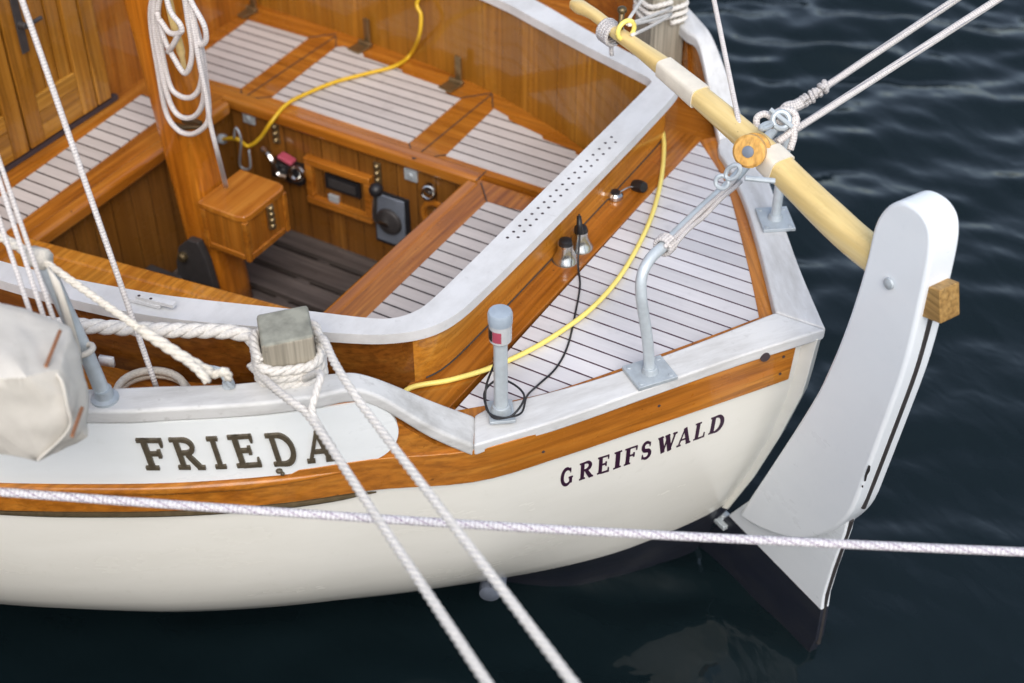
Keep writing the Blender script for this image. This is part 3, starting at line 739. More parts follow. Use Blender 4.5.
# engine control: plate and lever
b = B(); p = L_(391, 220, .006); b.box(p, (.115, .014, .185)); b.mi = 1; b.lathe(p + V((0, -.007, .0)), (0, -1, 0), [(.05, 0), (.046, .012), (.03, .018)], 24)
ec = obj('engine_control', b, ['slate', 'iron'], lf, bevel=.004)
b = B(); b.box(p + V((.004, .004, -.002)), (.142, .008, .21)); obj('back_plate', b, 'black', ec, bevel=.003)
b = B(); k_ = ony(376, 190, YL - .10); b.tube(cr([p + V((0, -.02, -.01)), p + V((-.02, -.06, .04)), k_], 5), [.009] * 10 + [.008], 8); obj('lever', b, 'chrome', ec)
b = B(); b.sphere(k_, .024, (1, 1, 1), 8); obj('lever_knob', b, 'black', ec)
# winch handle in a pocket
p = L_(289, 168, .02); b = B(); b.box(p + V((0, 0, -.01)), (.13, .05, .07)); pk = obj('handle_pocket', b, 'black', lf, bevel=.012)
b = B(); b.tube(cr([p + V((-.085, -.02, .06)), p + V((-.045, -.035, .045)), p + V((-.02, -.035, -.01)), p + V((.02, -.035, -.012))], 5), .012, 8); b.torus(p + V((.055, -.03, .012)), (.2, -1, .3), .022, .009, 16, 8); obj('winch_handle', b, 'chrome', pk)
b = B(); b.box(p + V((.012, -.02, .052)), (.058, .036, .016), (1, 0, -.25), (0, 1, 0)); obj('handle_grip', b, 'red', pk, bevel=.006)
# shore socket near the mast
p = L_(212, 132, .03); b = B(); b.box(p + V((0, .02, 0)), (.09, .04, .10)); b.mi = 1; b.lathe(p, (.1, -1, .2), [(.034, 0), (.034, .03), (.02, .035)], 16); obj('shore_socket', b, ['black', 'bluew'], lf, bevel=.003)

# --- cabin bulkhead with panelled doors
XC = XF - .315
def C_(px, py, d=0.0): return onx(px, py, XC + d)
b = B(); b.box((XC - .02, .0, .35), (.03, 2.3, 1.5)); cb = obj('cabin_bulkhead', b, 'wz', boat)
yd = [C_(12, 173).y, C_(93, 112).y]; y0 = -.44; y1 = C_(93, 112).y; ym = y0 + (y1 - y0) * .5
zl = ZB + .03
for (ya, yb_) in ((y0 - .13, y0 + .245), (y0 + .25, y1)):
    dm = obj('door', B().box((XC + .004, (ya + yb_) / 2, zl + .6), (.018, yb_ - ya - .004, 1.2)), 'goldz', cb)
    w_ = .062
    for yy in (ya + w_ / 2 + .002, yb_ - w_ / 2 - .002):
        b = B(); b.box((XC + .02, yy, zl + .6), (.022, w_, 1.2)); obj('stile', b, 'goldz', dm, bevel=.003)
    for zz, hh in ((zl + .05, .10), (zl + .128, .055), (zl + .75, .08)):
        b = B(); b.box((XC + .0195, (ya + yb_) / 2, zz), (.020, yb_ - ya - 2 * w_ - .006, hh)); obj('rail', b, 'goldy', dm, bevel=.003)
    b = B(); n_ = 3; wd = (yb_ - ya - 2 * w_ - .01) / n_
    for k in range(n_): b.box((XC + .014, ya + w_ + .005 + wd * (k + .5), zl + .44), (.010, wd - .006, .57))
    obj('panel', b, 'goldz', dm, bevel=.003)
b = B(); b.box((XC + .018, y1 + .035, zl + .6), (.026, .06, 1.2)); obj('door_post', b, 'goldz', cb, bevel=.004)
b = B(); b.box((XC + .012, (y0 + y1) / 2 - .05, ZB + .012), (.02, y1 - y0 + .3, .018)); obj('door_gap', b, 'darkhole', cb)
p = C_(19, 24, .032); b = B(); b.box(p, (.008, .028, .19)); b.lathe(p + V((.0, 0, .0)), (1, 0, 0), [(.012, 0), (.010, .03)], 10); b.tube([p + V((.03, 0, 0)), p + V((.034, .06, .004))], .007, 8); obj('door_handle', b, 'iron', cb, bevel=.002)

# --- mast
mx = lambda z: -1.985 - .105 * (z - ZS) / 1.05
b = B(); R = []
for z in [ZS - .02 + .1 * i for i in range(36)]:
    h = .068; k = .30; ring = []
    for a in range(16):
        t = 2 * PI * a / 16 + PI / 16; c_, s_ = math.cos(t), math.sin(t)
        ring.append(b.v((mx(z) + math.copysign(abs(c_) ** .45, c_) * h, math.copysign(abs(s_) ** .45, s_) * h, z)))
    R.append(ring)
for p, q in zip(R, R[1:]):
    for k in range(16): b.face([p[k], p[(k + 1) % 16], q[(k + 1) % 16], q[k]])
b.face(R[0]); b.face(R[-1]); mast = obj('mast', b, 'post', boat, smooth=True)
_nt = M['post'].node_tree; N = NT(_nt); _b = _nt.nodes['Principled BSDF']; _l = _b.inputs['Base Color'].links[0].from_socket
_v, _ = N.coord(0, (9, 9, 5)); _k = N.n('ShaderNodeTexVoronoi'); _k.inputs['Scale'].default_value = 1.0; N.l(_v, _k.inputs['Vector'])
N.l(N.mix(N.ramp(_k.outputs['Distance'], (.06, .85), (.17, 0.0)), _l, (.10, .028, .006)), _b.inputs['Base Color'])
b = B(); p = ony(190, 268, -.085)   # dark iron mast step cheek
q = [ony(*a, -.10) for a in ((176, 262), (178, 247), (187, 240), (197, 243), (206, 262), (216, 296), (216, 310), (182, 310))]
b.prism(q, (0, .028, 0)); ms = obj('mast_step', b, 'iron', mast, bevel=.004)
b = B(); b.lathe(ony(184, 256, -.10), (0, -1, 0), [(.018, 0), (.018, .012), (.012, .018)], 8); obj('bolt', b, 'bronze', ms)
b = B(); b.box(ony(163, 278, -.12) + V((0, 0, -.04)), (.14, .05, .12)); obj('step_block', b, 'iron', mast, bevel=.01)
b = B(); b.tube(cr([ony(184, 68, -.10), ony(181, 52, -.105), ony(173, 20, -.11), ony(166, -12, -.12), ony(160, -40, -.13)], 4), [.008] * 4 + [.012] * 13, 10); pin = obj('belaying_pin', b, 'ash', mast)
p = ony(192, 122, -.075); b = B(); b.box(p, (.07, .016, .022)); b.tube([p + V((-.06, -.02, -.012)), p + V((0, -.035, 0)), p + V((.06, -.02, .012))], [.005, .009, .005], 8); obj('cleat', b, 'bronze', mast, bevel=.002)
# box on the mast
bx0, bx1, by0, by1 = -1.965, -1.795, -.098, .115; zb1 = -.385
XBM = mx(-.45) + .066
bx0, bx1 = XBM + .0, XBM + .185
cxy = lambda dx, dy: ((bx0 + dx), dy)
b = B(); b.box(((bx0 + bx1) / 2, .006, zb1 - .085), (bx1 - bx0 - .02, by1 - by0 - .02, .15)); sbx = obj('storage_box', b, 'wz', boat, bevel=.004)
b = B(); b.prism([V((x, y, zb1 - .022)) for x, y in [((bx0 + .0), by0), (bx1 - .03, by0), (bx1 - .008, by0 + .008), (bx1, by0 + .03), (bx1, by1 - .03), (bx1 - .008, by1 - .008), (bx1 - .03, by1), (bx0, by1)]], (0, 0, .024)); obj('lid', b, 'lid', sbx, bevel=.006, segs=3)
b = B(); s_ = .018
for x in (bx0 + .015, bx1 - .012):
    for y in (by0 + .012, by1 - .012): b.box((x, y, zb1 - .095), (s_, s_, .146))
for x in (bx1 - .012,): b.box((x, .006, zb1 - .155), (s_ - .002, by1 - by0 - .05, .022))
for y in (by0 + .012, by1 - .012): b.box(((bx0 + bx1) / 2, y, zb1 - .155), (bx1 - bx0 - .05, s_ - .002, .022))
obj('corner_post', b, 'wx', sbx, bevel=.004)
p = V((bx1 + .0, .02, zb1 - .06)); b = B(); b.box(p, (.01, .026, .085)); [b.sphere(p + V((.006, 0, .032 - .022 * i)), .0115, (.8, 1, 1), 6) for i in range(4)]; obj('latch', b, 'brass', sbx, bevel=.002)

# --- bollards
BX, BY, BT = -.922, .935, .150
for side in (-1, 1):
    b = B(); a = math.radians(-40 * side); d = V((math.cos(a + .06), math.sin(a + .06), 0)); e = V((-d.y, d.x, 0))
    for k, (z0, z1, h, m_) in enumerate(((ZD - .03, .16, .055, 0), (.16, .205, .055, 0))):
        q = [V((BX, BY * side, z0)) + d * i + e * j for i, j in ((-h, -h), (h, -h), (h, h), (-h, h))]
    h = .059
    lo = [V((BX, BY * side, ZD - .03)) + d * i + e * j for i, j in ((-h, -h), (h, -h), (h, h), (-h, h))]
    hi = [V((BX, BY * side, BT - .003 + .008 * (i > 0))) + d * i + e * j for i, j in ((-h + .002, -h + .002), (h - .002, -h + .002), (h - .002, h - .002), (-h + .002, h - .002))]
    A_, H_ = [b.v(p) for p in lo], [b.v(p) for p in hi]
    for k in range(4): b.face([A_[k], A_[(k + 1) % 4], H_[(k + 1) % 4], H_[k]])
    b.face(A_); b.mi = 1; b.face(H_); bo_ = obj('bollard', b, ['grey', 'greytop'], boat, bevel=.008, segs=3)

# --- stanchion near the left edge, small cleat, lashing eye
b = B(); f0 = onz(105, 398, .04); s1 = ony(45, 264, f0.y - .01)
b.tube(cr([f0, f0.lerp(s1, .3) + V((.004, 0, 0)), f0.lerp(s1, .7), s1], 6), [.0165] * 19, 12); stn = obj('stanchion', b, 'galv', boat)
b = B(); b.lathe(f0 + V((0, 0, -.003)), (0, 0, 1), [(.030, 0), (.030, .006), (.021, .010), (.019, .03)], 18); obj('base_flange', b, 'galvp', stn)
p = onz(146, 303, .002); d = V((.985, .17, 0)).normalized(); b = B(); b.box(p + V((0, 0, .006)), (.09, .022, .009), d, (-d.y, d.x, 0)); b.box(p + V((0, 0, .016)) + d * .03, (.10, .016, .01), d, (-d.y, d.x, 0)); b.mi = 1
for k in (-.012, .02): b.lathe(p + d * k + V((0, -.004, .021)), (0, 0, 1), [(.004, 0), (.004, .001)], 8)
obj('deck_cleat', b, ['capc', 'darkhole'], boat, bevel=.003)
sh = onz(228, 383, .045); b = B(); b.torus(sh + V((0, 0, .012)), (.5, .6, .4), .020, .006, 16, 8); b.torus(sh + V((-.03, -.0, .025)), (-.5, .6, .3), .018, .005, 14, 8, ((1, 0, .3), 1.5)); b.lathe(sh + V((0, 0, -.008)), (0, 0, 1), [(.014, 0), (.012, .012)], 12); obj('shackle_eye', b, 'galvp', boat)

# --- stern lamp post
lp = onz(501, 413, -.150); b = B(); b.lathe(lp, (0, 0, 1), [(.0165, 0), (.016, .225)], 18); lamp = obj('lamp_post', b, 'galv', boat)
b = B(); b.box(lp + V((0, 0, .004)), (.075, .06, .008), (.6, -.8, 0), (.8, .6, 0)); b.lathe(lp + V((0, 0, .006)), (0, 0, 1), [(.026, 0), (.020, .02)], 18); obj('base_plate', b, 'galvp', lamp, bevel=.002)
b = B(); b.lathe(lp + V((0, 0, .217)), (0, 0, 1), [(.018, 0), (.0255, .006), (.026, .055)], 24); obj('lamp_lens', b, 'glass', lamp, bevel=.002)
b = B(); b.lathe(lp + V((0, 0, .2725)), (0, 0, 1), [(.0275, 0), (.028, .024), (.0255, .030), (.011, .033)], 24); obj('lamp_cap', b, 'capgrey', lamp)
for a0, a1, mm in ((-1.75, -.95, 'red'), (-2.75, -1.78, 'black')):
    b = B(); rows = [[lp + V((math.cos(a) * .0266, math.sin(a) * .0266, zz)) for zz in (.231, .261)] for a in [a0 + (a1 - a0) * i / 8 for i in range(9)]]; b.grid(rows); obj('label', b, mm, lamp, auto=False)
# --- mainsheet horse: bent tube arch with two foot plates
hx = -.304; F0, F1 = V((hx, -.366, -.15)), V((-.290, .375, -.15))
ht0 = ony(641, 285, -.366); 
arch = cr([F0, F0 + V((-.012, 0, .10)), ht0 + V((0, 0, -.01)), ony(648, 262, -.33), ony(668, 242, -.25), onp(700, 211, V((-.335, 0, 0)), V((1, 0, 0))), onp(735, 178, V((-.335, 0, 0)), V((1, 0, 0))), onp(775, 128, V((-.33, 0, 0)), V((1, 0, 0))), ony(788, 112, .345), ony(791, 122, .37), F1 + V((.0, 0, .18)), F1 + V((0, 0, .06)), F1], 6)
b = B(); b.tube(arch, .0134, 12); horse = obj('mainsheet_horse', b, 'galv', boat)
for F, dr in ((F0, V((.58, .81, 0))), (F1, V((.58, -.81, 0)))):
    b = B(); b.box(F + V((0, 0, .005)), (.105, .088, .010), dr, (-dr.y, dr.x, 0)); b.lathe(F + V((0, 0, .009)), (0, 0, 1), [(.022, 0), (.017, .014)], 16)
    for i, j in ((1, 1), (1, -1), (-1, 1), (-1, -1)): b.lathe(F + dr * i * .04 + V((-dr.y, dr.x, 0)) * j * .032 + V((0, 0, .009)), (0, 0, 1), [(.007, 0), (.006, .003)], 10)
    obj('foot_plate', b, 'galvp', horse, bevel=.002)
# --- bell shaped deck sockets
for px, py in ((565, 254), (580, 241)):
    p = onz(px, py + 6, ZD + .004); b = B(); b.lathe(p, (0, 0, 1), [(.036, 0), (.035, .004), (.028, .014), (.021, .034), (.019, .046), (.021, .048), (.021, .054)], 22); ds = obj('deck_socket', b, 'chrome', boat)
    b = B(); b.lathe(p + V((0, 0, .053)), (0, 0, 1), [(.0185, 0), (.017, .012), (.012, .015)], 16); obj('socket_insert', b, 'black', ds)
b = B(); p = onz(615, 197, ZD + .006); b.lathe(p, (0, 0, 1), [(.024, 0), (.023, .010), (.017, .016)], 18); b.mi = 1; b.lathe(p + V((0, 0, .016)), (0, 0, 1), [(.013, 0), (.012, .004)], 14); sc_ = obj('deck_socket', b, ['chrome', 'black'], boat)
b = B(); q = onz(639, 188, ZD + .01); b.lathe(q + V((0, 0, .006)), (.9, -.3, .3), [(.017, -.018), (.019, 0), (.015, .02)], 14); obj('socket_cap', b, 'black', sc_)
b = B(); b.tube(cr([p + V((.01, .01, .016)), p.lerp(q, .5) + V((0, .01, .012)), q + V((-.01, -.01, .006))], 5), .0025, 6); obj('cap_chain', b, 'chrome', sc_)
# --- exhaust fitting at the waterline
p = onz(499, 578, -.862); n_ = V((.42, -.9, 0)).normalized()
b = B(); b.lathe(p - n_ * .10, n_, [(.022, 0), (.022, .125), (.017, .127), (.016, .10)], 20); b.lathe(ond(490, 591, RF.dot(p - CC) + .02), n_, [(.030, -.06), (.030, 0), (.028, .012), (.012, .018)], 20); M['exh'] = plain('exhaust_grey', (.13, .15, .19), .5, 0, .5, 30); obj('exhaust_outlet', b, 'exh', boat)

# --- rudder, turned towards the near side
TH = math.radians(27); RN = V((math.sin(TH), math.cos(TH), 0)); RD = V((math.cos(TH), -math.sin(TH), 0))
RB = ony(722, 518) - RN * .04; RT = .085
def R_(px, py, d=0.0): return onp(px, py, RB + RN * d, RN)
rud = None
near_out = [(738, 516), (750, 497), (768, 470), (789.5, 437), (804, 414), (817.5, 391), (829, 366), (838, 345), (848, 318), (857, 290), (865, 262), (871, 235), (875, 222), (882, 211), (891, 204), (903, 202), (918, 210), (928, 224), (931, 240), (929, 262), (921, 300), (912, 340), (902, 376), (890, 410), (877, 445), (862, 485), (851, 512), (838, 527), (822, 536), (803, 540), (784, 538), (764, 531), (750, 524)]
blade_out = [(730, 514), (750, 500), (775, 474), (800, 443), (822, 402), (850, 335), (880, 320), (908, 350), (894, 395), (878, 430), (861, 475), (849, 514), (844, 534), (831, 570), (823, 596), (820, 618), (816, 640), (806, 658), (796, 670), (770, 690), (690, 600), (694, 548), (712, 528)]
def blade():
    b = B(); q = [R_(*p, .0303) for p in blade_out]
    b.prism(q, RN * .0294); bm = b.bm
    # cut at the paint line so the foot of the blade is black
    P0 = R_(728, 515, .030); P1 = R_(818, 607, .030); cutn = (P1 - P0).cross(RN).normalized()
    if cutn.z < 0: cutn = -cutn
    bmesh.ops.bisect_plane(bm, geom=bm.verts[:] + bm.edges[:] + bm.faces[:], plane_co=P0, plane_no=cutn)
    for f in bm.faces: f.material_index = 1 if (f.calc_center_median() - P0).dot(cutn) < 0 else 0
    return obj('rudder', b, ['rud', 'anti'], boat, bevel=.004)
rud = blade()
b = B(); no_ = near_out[:-8] + near_out[-8:]; sm = [q for q in cr([V((x, y, 0)) for x, y in no_], 3)]; b.prism([R_(q.x, q.y, 0) for q in sm], RN * .086); obj('stock', b, 'rud', rud, bevel=.011, segs=4)
b = B(); b.lathe(R_(890, 283) - RN * .004, -RN, [(.014, -.002), (.013, .003), (.006, .006)], 16); obj('bolt', b, 'galvp', rud)
b = B(); p = R_(722, 518, .04); b.lathe(p - V((0, 0, .03)), (.1, 0, 1), [(.012, 0), (.012, .05)], 12); b.box(p + RD * .012, (.05, .05, .016), RD, RN); obj('pintle', b, 'galv', rud, bevel=.003)
b = B(); es = [R_(*q, 0) + RN * .043 for q in ((918, 314), (911, 342), (901, 377), (889, 411), (876, 446), (861, 486), (850, 514))]
b.tube(cr(es, 5), .0072, 8); obj('edge_groove', b, 'iron', rud)
b = B(); es = [R_(*q, .0303) + RN * .0147 for q in ((847, 522), (843, 534), (830.5, 570), (822.5, 596), (817.5, 625), (814, 645))]
b.tube(cr(es, 5), .0072, 8); obj('edge_groove', b, 'iron', rud)
b = B()
b.poly([R_(x, y, -.0006) for x, y in ((868.5, 465), (870.5, 466), (870, 471), (867.5, 475), (866, 481), (864, 481.5), (864.5, 476), (866.5, 470))])
b.poly([R_(x, y, -.0006) for x, y in ((862, 485), (863.5, 485.5), (863, 488), (861.5, 487))])
obj('paint_chip', b, 'iron', rud, auto=False)
# --- tiller
TP = RB + RN * .045
def T_(px, py): return onp(px, py, TP, RN)

cl = [T_(*p) for p in ((946, 300), (905, 277), (862, 246), (832, 219), (800, 188), (770, 158), (735, 127), (700, 97), (665, 68), (640, 49), (612, 29), (596, 16), (588, 11), (580, 7), (574, 4))]
hw = [.033, .035, .0365, .038, .036, .035, .032, .029, .0255, .0205, .018, .016, .017, .0195, .016]
hh_ = [.038, .040, .040, .038, .0355, .033, .030, .027, .024, .0195, .017, .0155, .0165, .019, .015]
hw, hh_ = [q * .92 for q in hw], [q * .91 for q in hh_]; hn = [.034, .034] + hw[2:]
def bar(a, c_, name, mat, mats=None):
    P = cr(cl[a:c_], 4); W = cr([V((hn[i], hh_[i], 0)) for i in range(a, c_)], 4)
    b = B(); R = []
    for i, p in enumerate(P):
        t = (P[min(i + 1, len(P) - 1)] - P[max(i - 1, 0)]).normalized(); up = RN.cross(t).normalized(); up = up if up.z > 0 else -up
        e = .62
        R.append([b.v(p + RN * math.copysign(abs(math.cos(q)) ** e, math.cos(q)) * W[i].x + up * math.copysign(abs(math.sin(q)) ** e, math.sin(q)) * W[i].y) for q in [2 * PI * (k + .5) / 16 for k in range(16)]])
    for p, q in zip(R, R[1:]):
        for k in range(16): b.face([p[k], p[(k + 1) % 16], q[(k + 1) % 16], q[k]])
    b.face(R[0]); b.face(R[-1]); return b
til = obj('tiller', bar(1, 15, 'tiller', 'ash'), ['ash'], boat)
b = B(); e0, e1 = T_(921, 292), T_(950, 303); dd = (e1 - e0).normalized(); b.box((e0 + e1) / 2, ((e1 - e0).length, .058, .078), dd, RN); obj('tiller_end', b, 'oak_end', til, bevel=.003)
def band(i0, f0, i1, f1, g, name, mat):
    b = B(); R = []
    for i, f in ((i0, f0), (i0, (f0 * 2 + f1 + (i1 - i0)) / 3), (i1, f1)) if i0 != i1 else ((i0, f0), (i1, f1)):
        f = min(max(f, 0), 1); c_ = cl[i].lerp(cl[i + 1], f); t = (cl[i + 1] - cl[i]).normalized(); up = RN.cross(t).normalized(); a_ = hn[i] + (hn[i + 1] - hn[i]) * f + g; h_ = hh_[i] + (hh_[i + 1] - hh_[i]) * f + g
        R.append([b.v(c_ + RN * math.copysign(abs(math.cos(q)) ** .42, math.cos(q)) * a_ + up * math.copysign(abs(math.sin(q)) ** .42, math.sin(q)) * h_) for q in [2 * PI * (k + .5) / 16 for k in range(16)]])
    for p, q in zip(R, R[1:]):
        for k in range(16): b.face([p[k], p[(k + 1) % 16], q[(k + 1) % 16], q[k]])
    b.face(R[0]); b.face(R[-1]); return obj(name, b, mat, til)
band(7, -.0, 8, .05, .0022, 'white_band', 'band'); band(4, .62, 5, .05, .0022, 'white_band', 'band')

# ------------------------------------------------------------------ ropes, cables and loose gear (things of their own)
def thing(name, b, mat, label, cat, group=None, **k): return obj(name, b, mat, label=label, cat=cat, group=group, smooth=True, **k)
# mooring line: turns round the near bollard, two legs to the quay
def wraps(cx, cy, side, z0, z1, n, h, b, r):
    a0 = math.radians(-40 * side) + .06; pts = []
    for i in range(int(n * 20) + 1):
        t = i / 20 * 2 * PI; c_, s_ = math.cos(t), math.sin(t); e = .55
        x, y = math.copysign(abs(c_) ** e, c_) * h, math.copysign(abs(s_) ** e, s_) * h
        pts.append(V((cx + x * math.cos(a0) - y * math.sin(a0), cy + x * math.sin(a0) + y * math.cos(a0), z0 + (z1 - z0) * i / (n * 20) + .006 * math.sin(t * 2 + 1))))
    return strands(b, pts, r)
b = B(); r_ = .0094
wraps(BX, -BY, -1, BT - .138, BT - .048, 4.6, .071, b, .0118)
def leg(p0, pts, r): strands(b, cr([p0] + pts, 10), r)
EQ = ond(1637, 2412, .92); EQ2 = ond(1887, 2412, .92)
def along(p0, E, n=8): return [p0.lerp(E, i / n) for i in range(1, n + 1)]
k1, k2 = ony(312, 420, -1.14), ony(373, 420, -1.12)
leg(V((BX - .075, -BY - .045, BT - .115)), [ony(274, 388, -1.07), ony(293, 403, -1.11), k1] + along(k1, EQ), r_)
leg(V((BX + .055, -BY + .045, BT - .052)), [ony(324, 340, -.93), ony(334, 362, -1.0), ony(352, 391, -1.07), k2] + along(k2, EQ2), r_)
leg(V((BX + .065, -BY - .035, BT - .10)), [ony(320, 374, -1.04), ony(316, 392, -1.09), ony(312, 412, -1.125), ony(320, 428, -1.15), ony(333, 448, -1.18)], r_ * .9)
thing('mooring_rope', b, 'rope', 'white laid mooring rope wound round the weathered bollard with two ends running down', 'rope')
# thick hawser from the bollard forward
b = B(); strands(b, cr([V((BX - .085, -BY + .01, BT - .11)), onz(238, 333, .055), onz(160, 330, .052), onz(84, 326, .05), onz(20, 322, .05), onz(-60, 316, .05)], 8), .0185)
thing('hawser', b, 'rope', 'thick cream laid hawser running forward from the near bollard', 'rope')
# lashing from the stanchion head to the eye on the cap
b = B(); hd = s1 + V((0, -.004, .012)); P = [hd, ony(90, 294, -1.235), ony(140, 329, -1.235), ony(183, 357, -1.23), ony(212, 374, -1.215), ony(225, 371, -1.205), ony(229, 379, -1.20)]
strands(b, cr(P[:3], 8), .0085); strands(b, cr(P[2:5], 8), .0125); strands(b, cr(P[3:], 8), .0095)
strands(b, cr([P[3], ony(200, 372, -1.24), ony(208, 382, -1.24)], 6), .0095)
b.tube([hd + V((-.03, 0, 0)), hd + V((.01, 0, .005))], .022, 8); strands(b, [hd, hd + V((-.5, .06, -.0))], .011)
thing('spliced_rope', b, 'rope2', 'cream rope with a spliced eye running from the stanchion head to a shackle', 'rope')
b = B(); st_ = [ony(x, y, -1.27) for x, y in ((47, 268), (58, 283), (70, 318), (79, 350), (81, 364), (76, 362), (68, 335), (57, 300))]
b.prism(st_, (0, .006, 0)); b.torus(ony(84, 350, -1.245), (f0 - s1), .019, .007, 14, 7)
thing('canvas_strap', b, 'canvas', 'narrow cream canvas strap hanging along the leaning grey stanchion', 'strap')
# falls at the left edge
for k, (a, c_, yq) in enumerate((((-12, 185), (30, 312), -1.36), ((-12, 145), (43, 315), -1.34), ((-12, 128), (54, 320), -1.32))):
    p0, p1 = ony(*c_, yq), ony(*a, yq + .12); d = (p1 - p0)
    b = B(); b.tube(line_pts(p0 - d * .25, p1 + d * .8, 0, 14), .0048, 8)
    thing('halyard', b, 'braid', ['thin white line at the left edge, leftmost of the three behind the canvas', 'thin white line at the left edge, middle one of the three behind the canvas', 'thin white line at the left edge, rightmost of the three behind the canvas'][k], 'rope', 'thin lines rising behind the canvas bundle')
p0, p1 = ony(158, 392, -1.12), ony(22, 0, -1.0); d = p1 - p0
b = B(); b.tube(line_pts(p0, p1 + d * .4, 0, 16), .0062, 10); thing('sheet_line', b, 'braid', 'long white line slanting in front of the panelled cabin doors', 'rope')
# canvas bundle
def bundle():
    b = B(); bm = b.bm
    fr = [(-60, 382, 2.58), (7, 379, 2.58), (27, 377, 2.58), (61, 369, 2.64), (67, 400, 2.66), (69, 428, 2.70), (37, 461, 2.755), (0, 449, 2.74), (-60, 436, 2.74)]
    bk = [(-70, 285), (0, 302), (30, 311), (56, 320), (70, 329), (79, 354), (80, 396), (88, 402), (87, 436), (77, 445)]
    pts = [ond(x, y, d) for x, y, d in fr] + [ond(x, y, 2.78) for x, y in bk] + [ond(x, y, 3.0) for x, y in ((-80, 330), (20, 325), (45, 345), (55, 420), (-70, 420))]
    vs = [bm.verts.new(p) for p in pts]; bmesh.ops.convex_hull(bm, input=vs)
    bmesh.ops.triangulate(bm, faces=bm.faces); bmesh.ops.subdivide_edges(bm, edges=bm.edges, cuts=7, use_grid_fill=True)
    bmesh.ops.recalc_face_normals(bm, faces=bm.faces); bm.normal_update()
    for v in bm.verts:
        n_ = v.normal; q = mnoise.noise(v.co * 9) * .007 + abs(mnoise.noise(v.co * 17)) * .010 + mnoise.noise(v.co * 38) * .003; v.co += n_ * q
    for _ in range(1): bmesh.ops.smooth_vert(bm, verts=bm.verts, factor=.15, use_axis_x=True, use_axis_y=True, use_axis_z=True)
    bag = obj('canvas_bundle', b, 'canvas', label='off-white folded canvas cover tied up at the left edge of the boat', cat='cover')
    for s_, e_ in (((60, 331), (46, 366)), ((82, 408), (72, 436))):
        b2 = B(); b2.tube(line_pts(ond(*s_, 2.70), ond(*e_, 2.62), 0, 4), .004, 6); obj('lacing_slit', b2, 'stitch', bag)
    b2 = B(); b2.tube(cr([ond(48, 366, 2.64), ond(61, 380, 2.63), ond(67, 405, 2.65), ond(69, 429, 2.69), ond(38, 460, 2.745)], 5), .0032, 6); obj('seam_cord', b2, 'canvas', bag)
bundle()
# coil on the side deck and a white tag beside it
b = B(); c_ = onz(153, 400, ZD + .01)
for k in range(2): b.torus(c_ + V((0, 0, .012 + .016 * k)), (.05 * k, .1, 1), .085 - .006 * k, .010, 28, 8)
thing('rope_coil', b, 'rope2', 'small grey rope coil lying on the side deck behind the bulwark', 'rope')
# halyard coil hung on the mast
def coil():
    b = B(); yy = -.09
    def lp_(p, r=.0080): b.tube(cr([ony(x, y, yy - d) for x, y, d in p], 7), r, 9)
    lp_([(160, -20, .01), (152, 0, .02), (151, 25, .02), (158, 70, .03), (166, 112, .03), (178, 130, .04), (192, 134, .04), (205, 126, .04), (209, 112, .03), (206, 80, .03), (200, 40, .03), (186, 0, .02), (176, -20, .01)])
    lp_([(163, -20, .03), (154, 5, .035), (156, 40, .04), (166, 90, .045), (176, 113, .05), (190, 118, .05), (201, 108, .05), (204, 85, .05), (198, 45, .05), (184, -5, .04)])
    lp_([(166, -20, .02), (158, 10, .03), (162, 50, .035), (170, 85, .04), (180, 96, .045), (192, 97, .045), (200, 86, .04), (202, 62, .04), (194, 25, .04), (180, -20, .03)])
    lp_([(157, 12, .05), (164, 38, .055), (174, 58, .06), (184, 73, .06), (190, 66, .06), (192, 48, .055), (188, 20, .05), (182, -20, .05)])
    lp_([(160, 20, .06), (170, 33, .065), (181, 32, .07), (180, 24, .07), (170, 10, .065), (163, -20, .05)])
    lp_([(181, -20, .04), (193, 5, .045), (204, 25, .05), (206, 40, .05), (200, 44, .05), (195, 25, .045), (188, -20, .04)])
    lp_([(180, 32, .068), (173, 45, .068), (168, 52, .06)])
    lp_([(186, -20, .03), (197, 50, .06), (206, 95, .07), (210, 122, .075), (218, 155, .06), (226, 186, -.085)], .0072)
    return thing('halyard_coil', b, 'braid', 'white halyard coiled and hung on the varnished mast, its tail dropping to the box', 'rope')
coil()
# tackle ropes to the upper right, with a knot
K = V((-.32, .375, .14)); top = ony(789, 114, .37)
e0 = ony(800, 104, .40); f0_ = ony(955, 0, .70); d = f0_ - e0
b = B(); b.tube(line_pts(e0, f0_ + d * .8, 0, 18), .0098, 12); b.tube(cr([top + V((-.02, 0, -.01)), ony(787, 108, .38), ony(795, 106, .39), e0 + d * .02], 5), .016, 10)
for k in range(7):
    p = e0.lerp(f0_, .02 + .025 * k); b.torus(p + V((random.uniform(-.003, .003), 0, random.uniform(-.003, .003))), d + V((random.uniform(-.2, .2), 0, 0)), .009 + .004 * random.random(), .0058 + .002 * random.random(), 12, 6)
thing('tackle_rope', b, 'braidg', 'grey flecked tackle rope seized with knots, upper of the two to the upper right', 'rope', 'tackle ropes crossing the water')
e1 = ony(770, 146, .2); f1_ = ony(1000, -2, .66); d = f1_ - e1
b = B(); b.tube(line_pts(e1, f1_ + d * .8, 0, 18), .0098, 12)
thing('tackle_rope', b, 'braidg', 'smooth pale tackle rope, lower of the two from the pulley block to upper right', 'rope', 'tackle ropes crossing the water')
p0, p1 = ony(742, 138, .02), ony(714, 0, .35); d = p1 - p0
b = B(); b.tube(line_pts(p0, p1 + d * .8, 0, 12), .0065, 10); thing('tackle_line', b, 'braid', 'thin white line rising steeply from the wooden pulley block', 'rope')
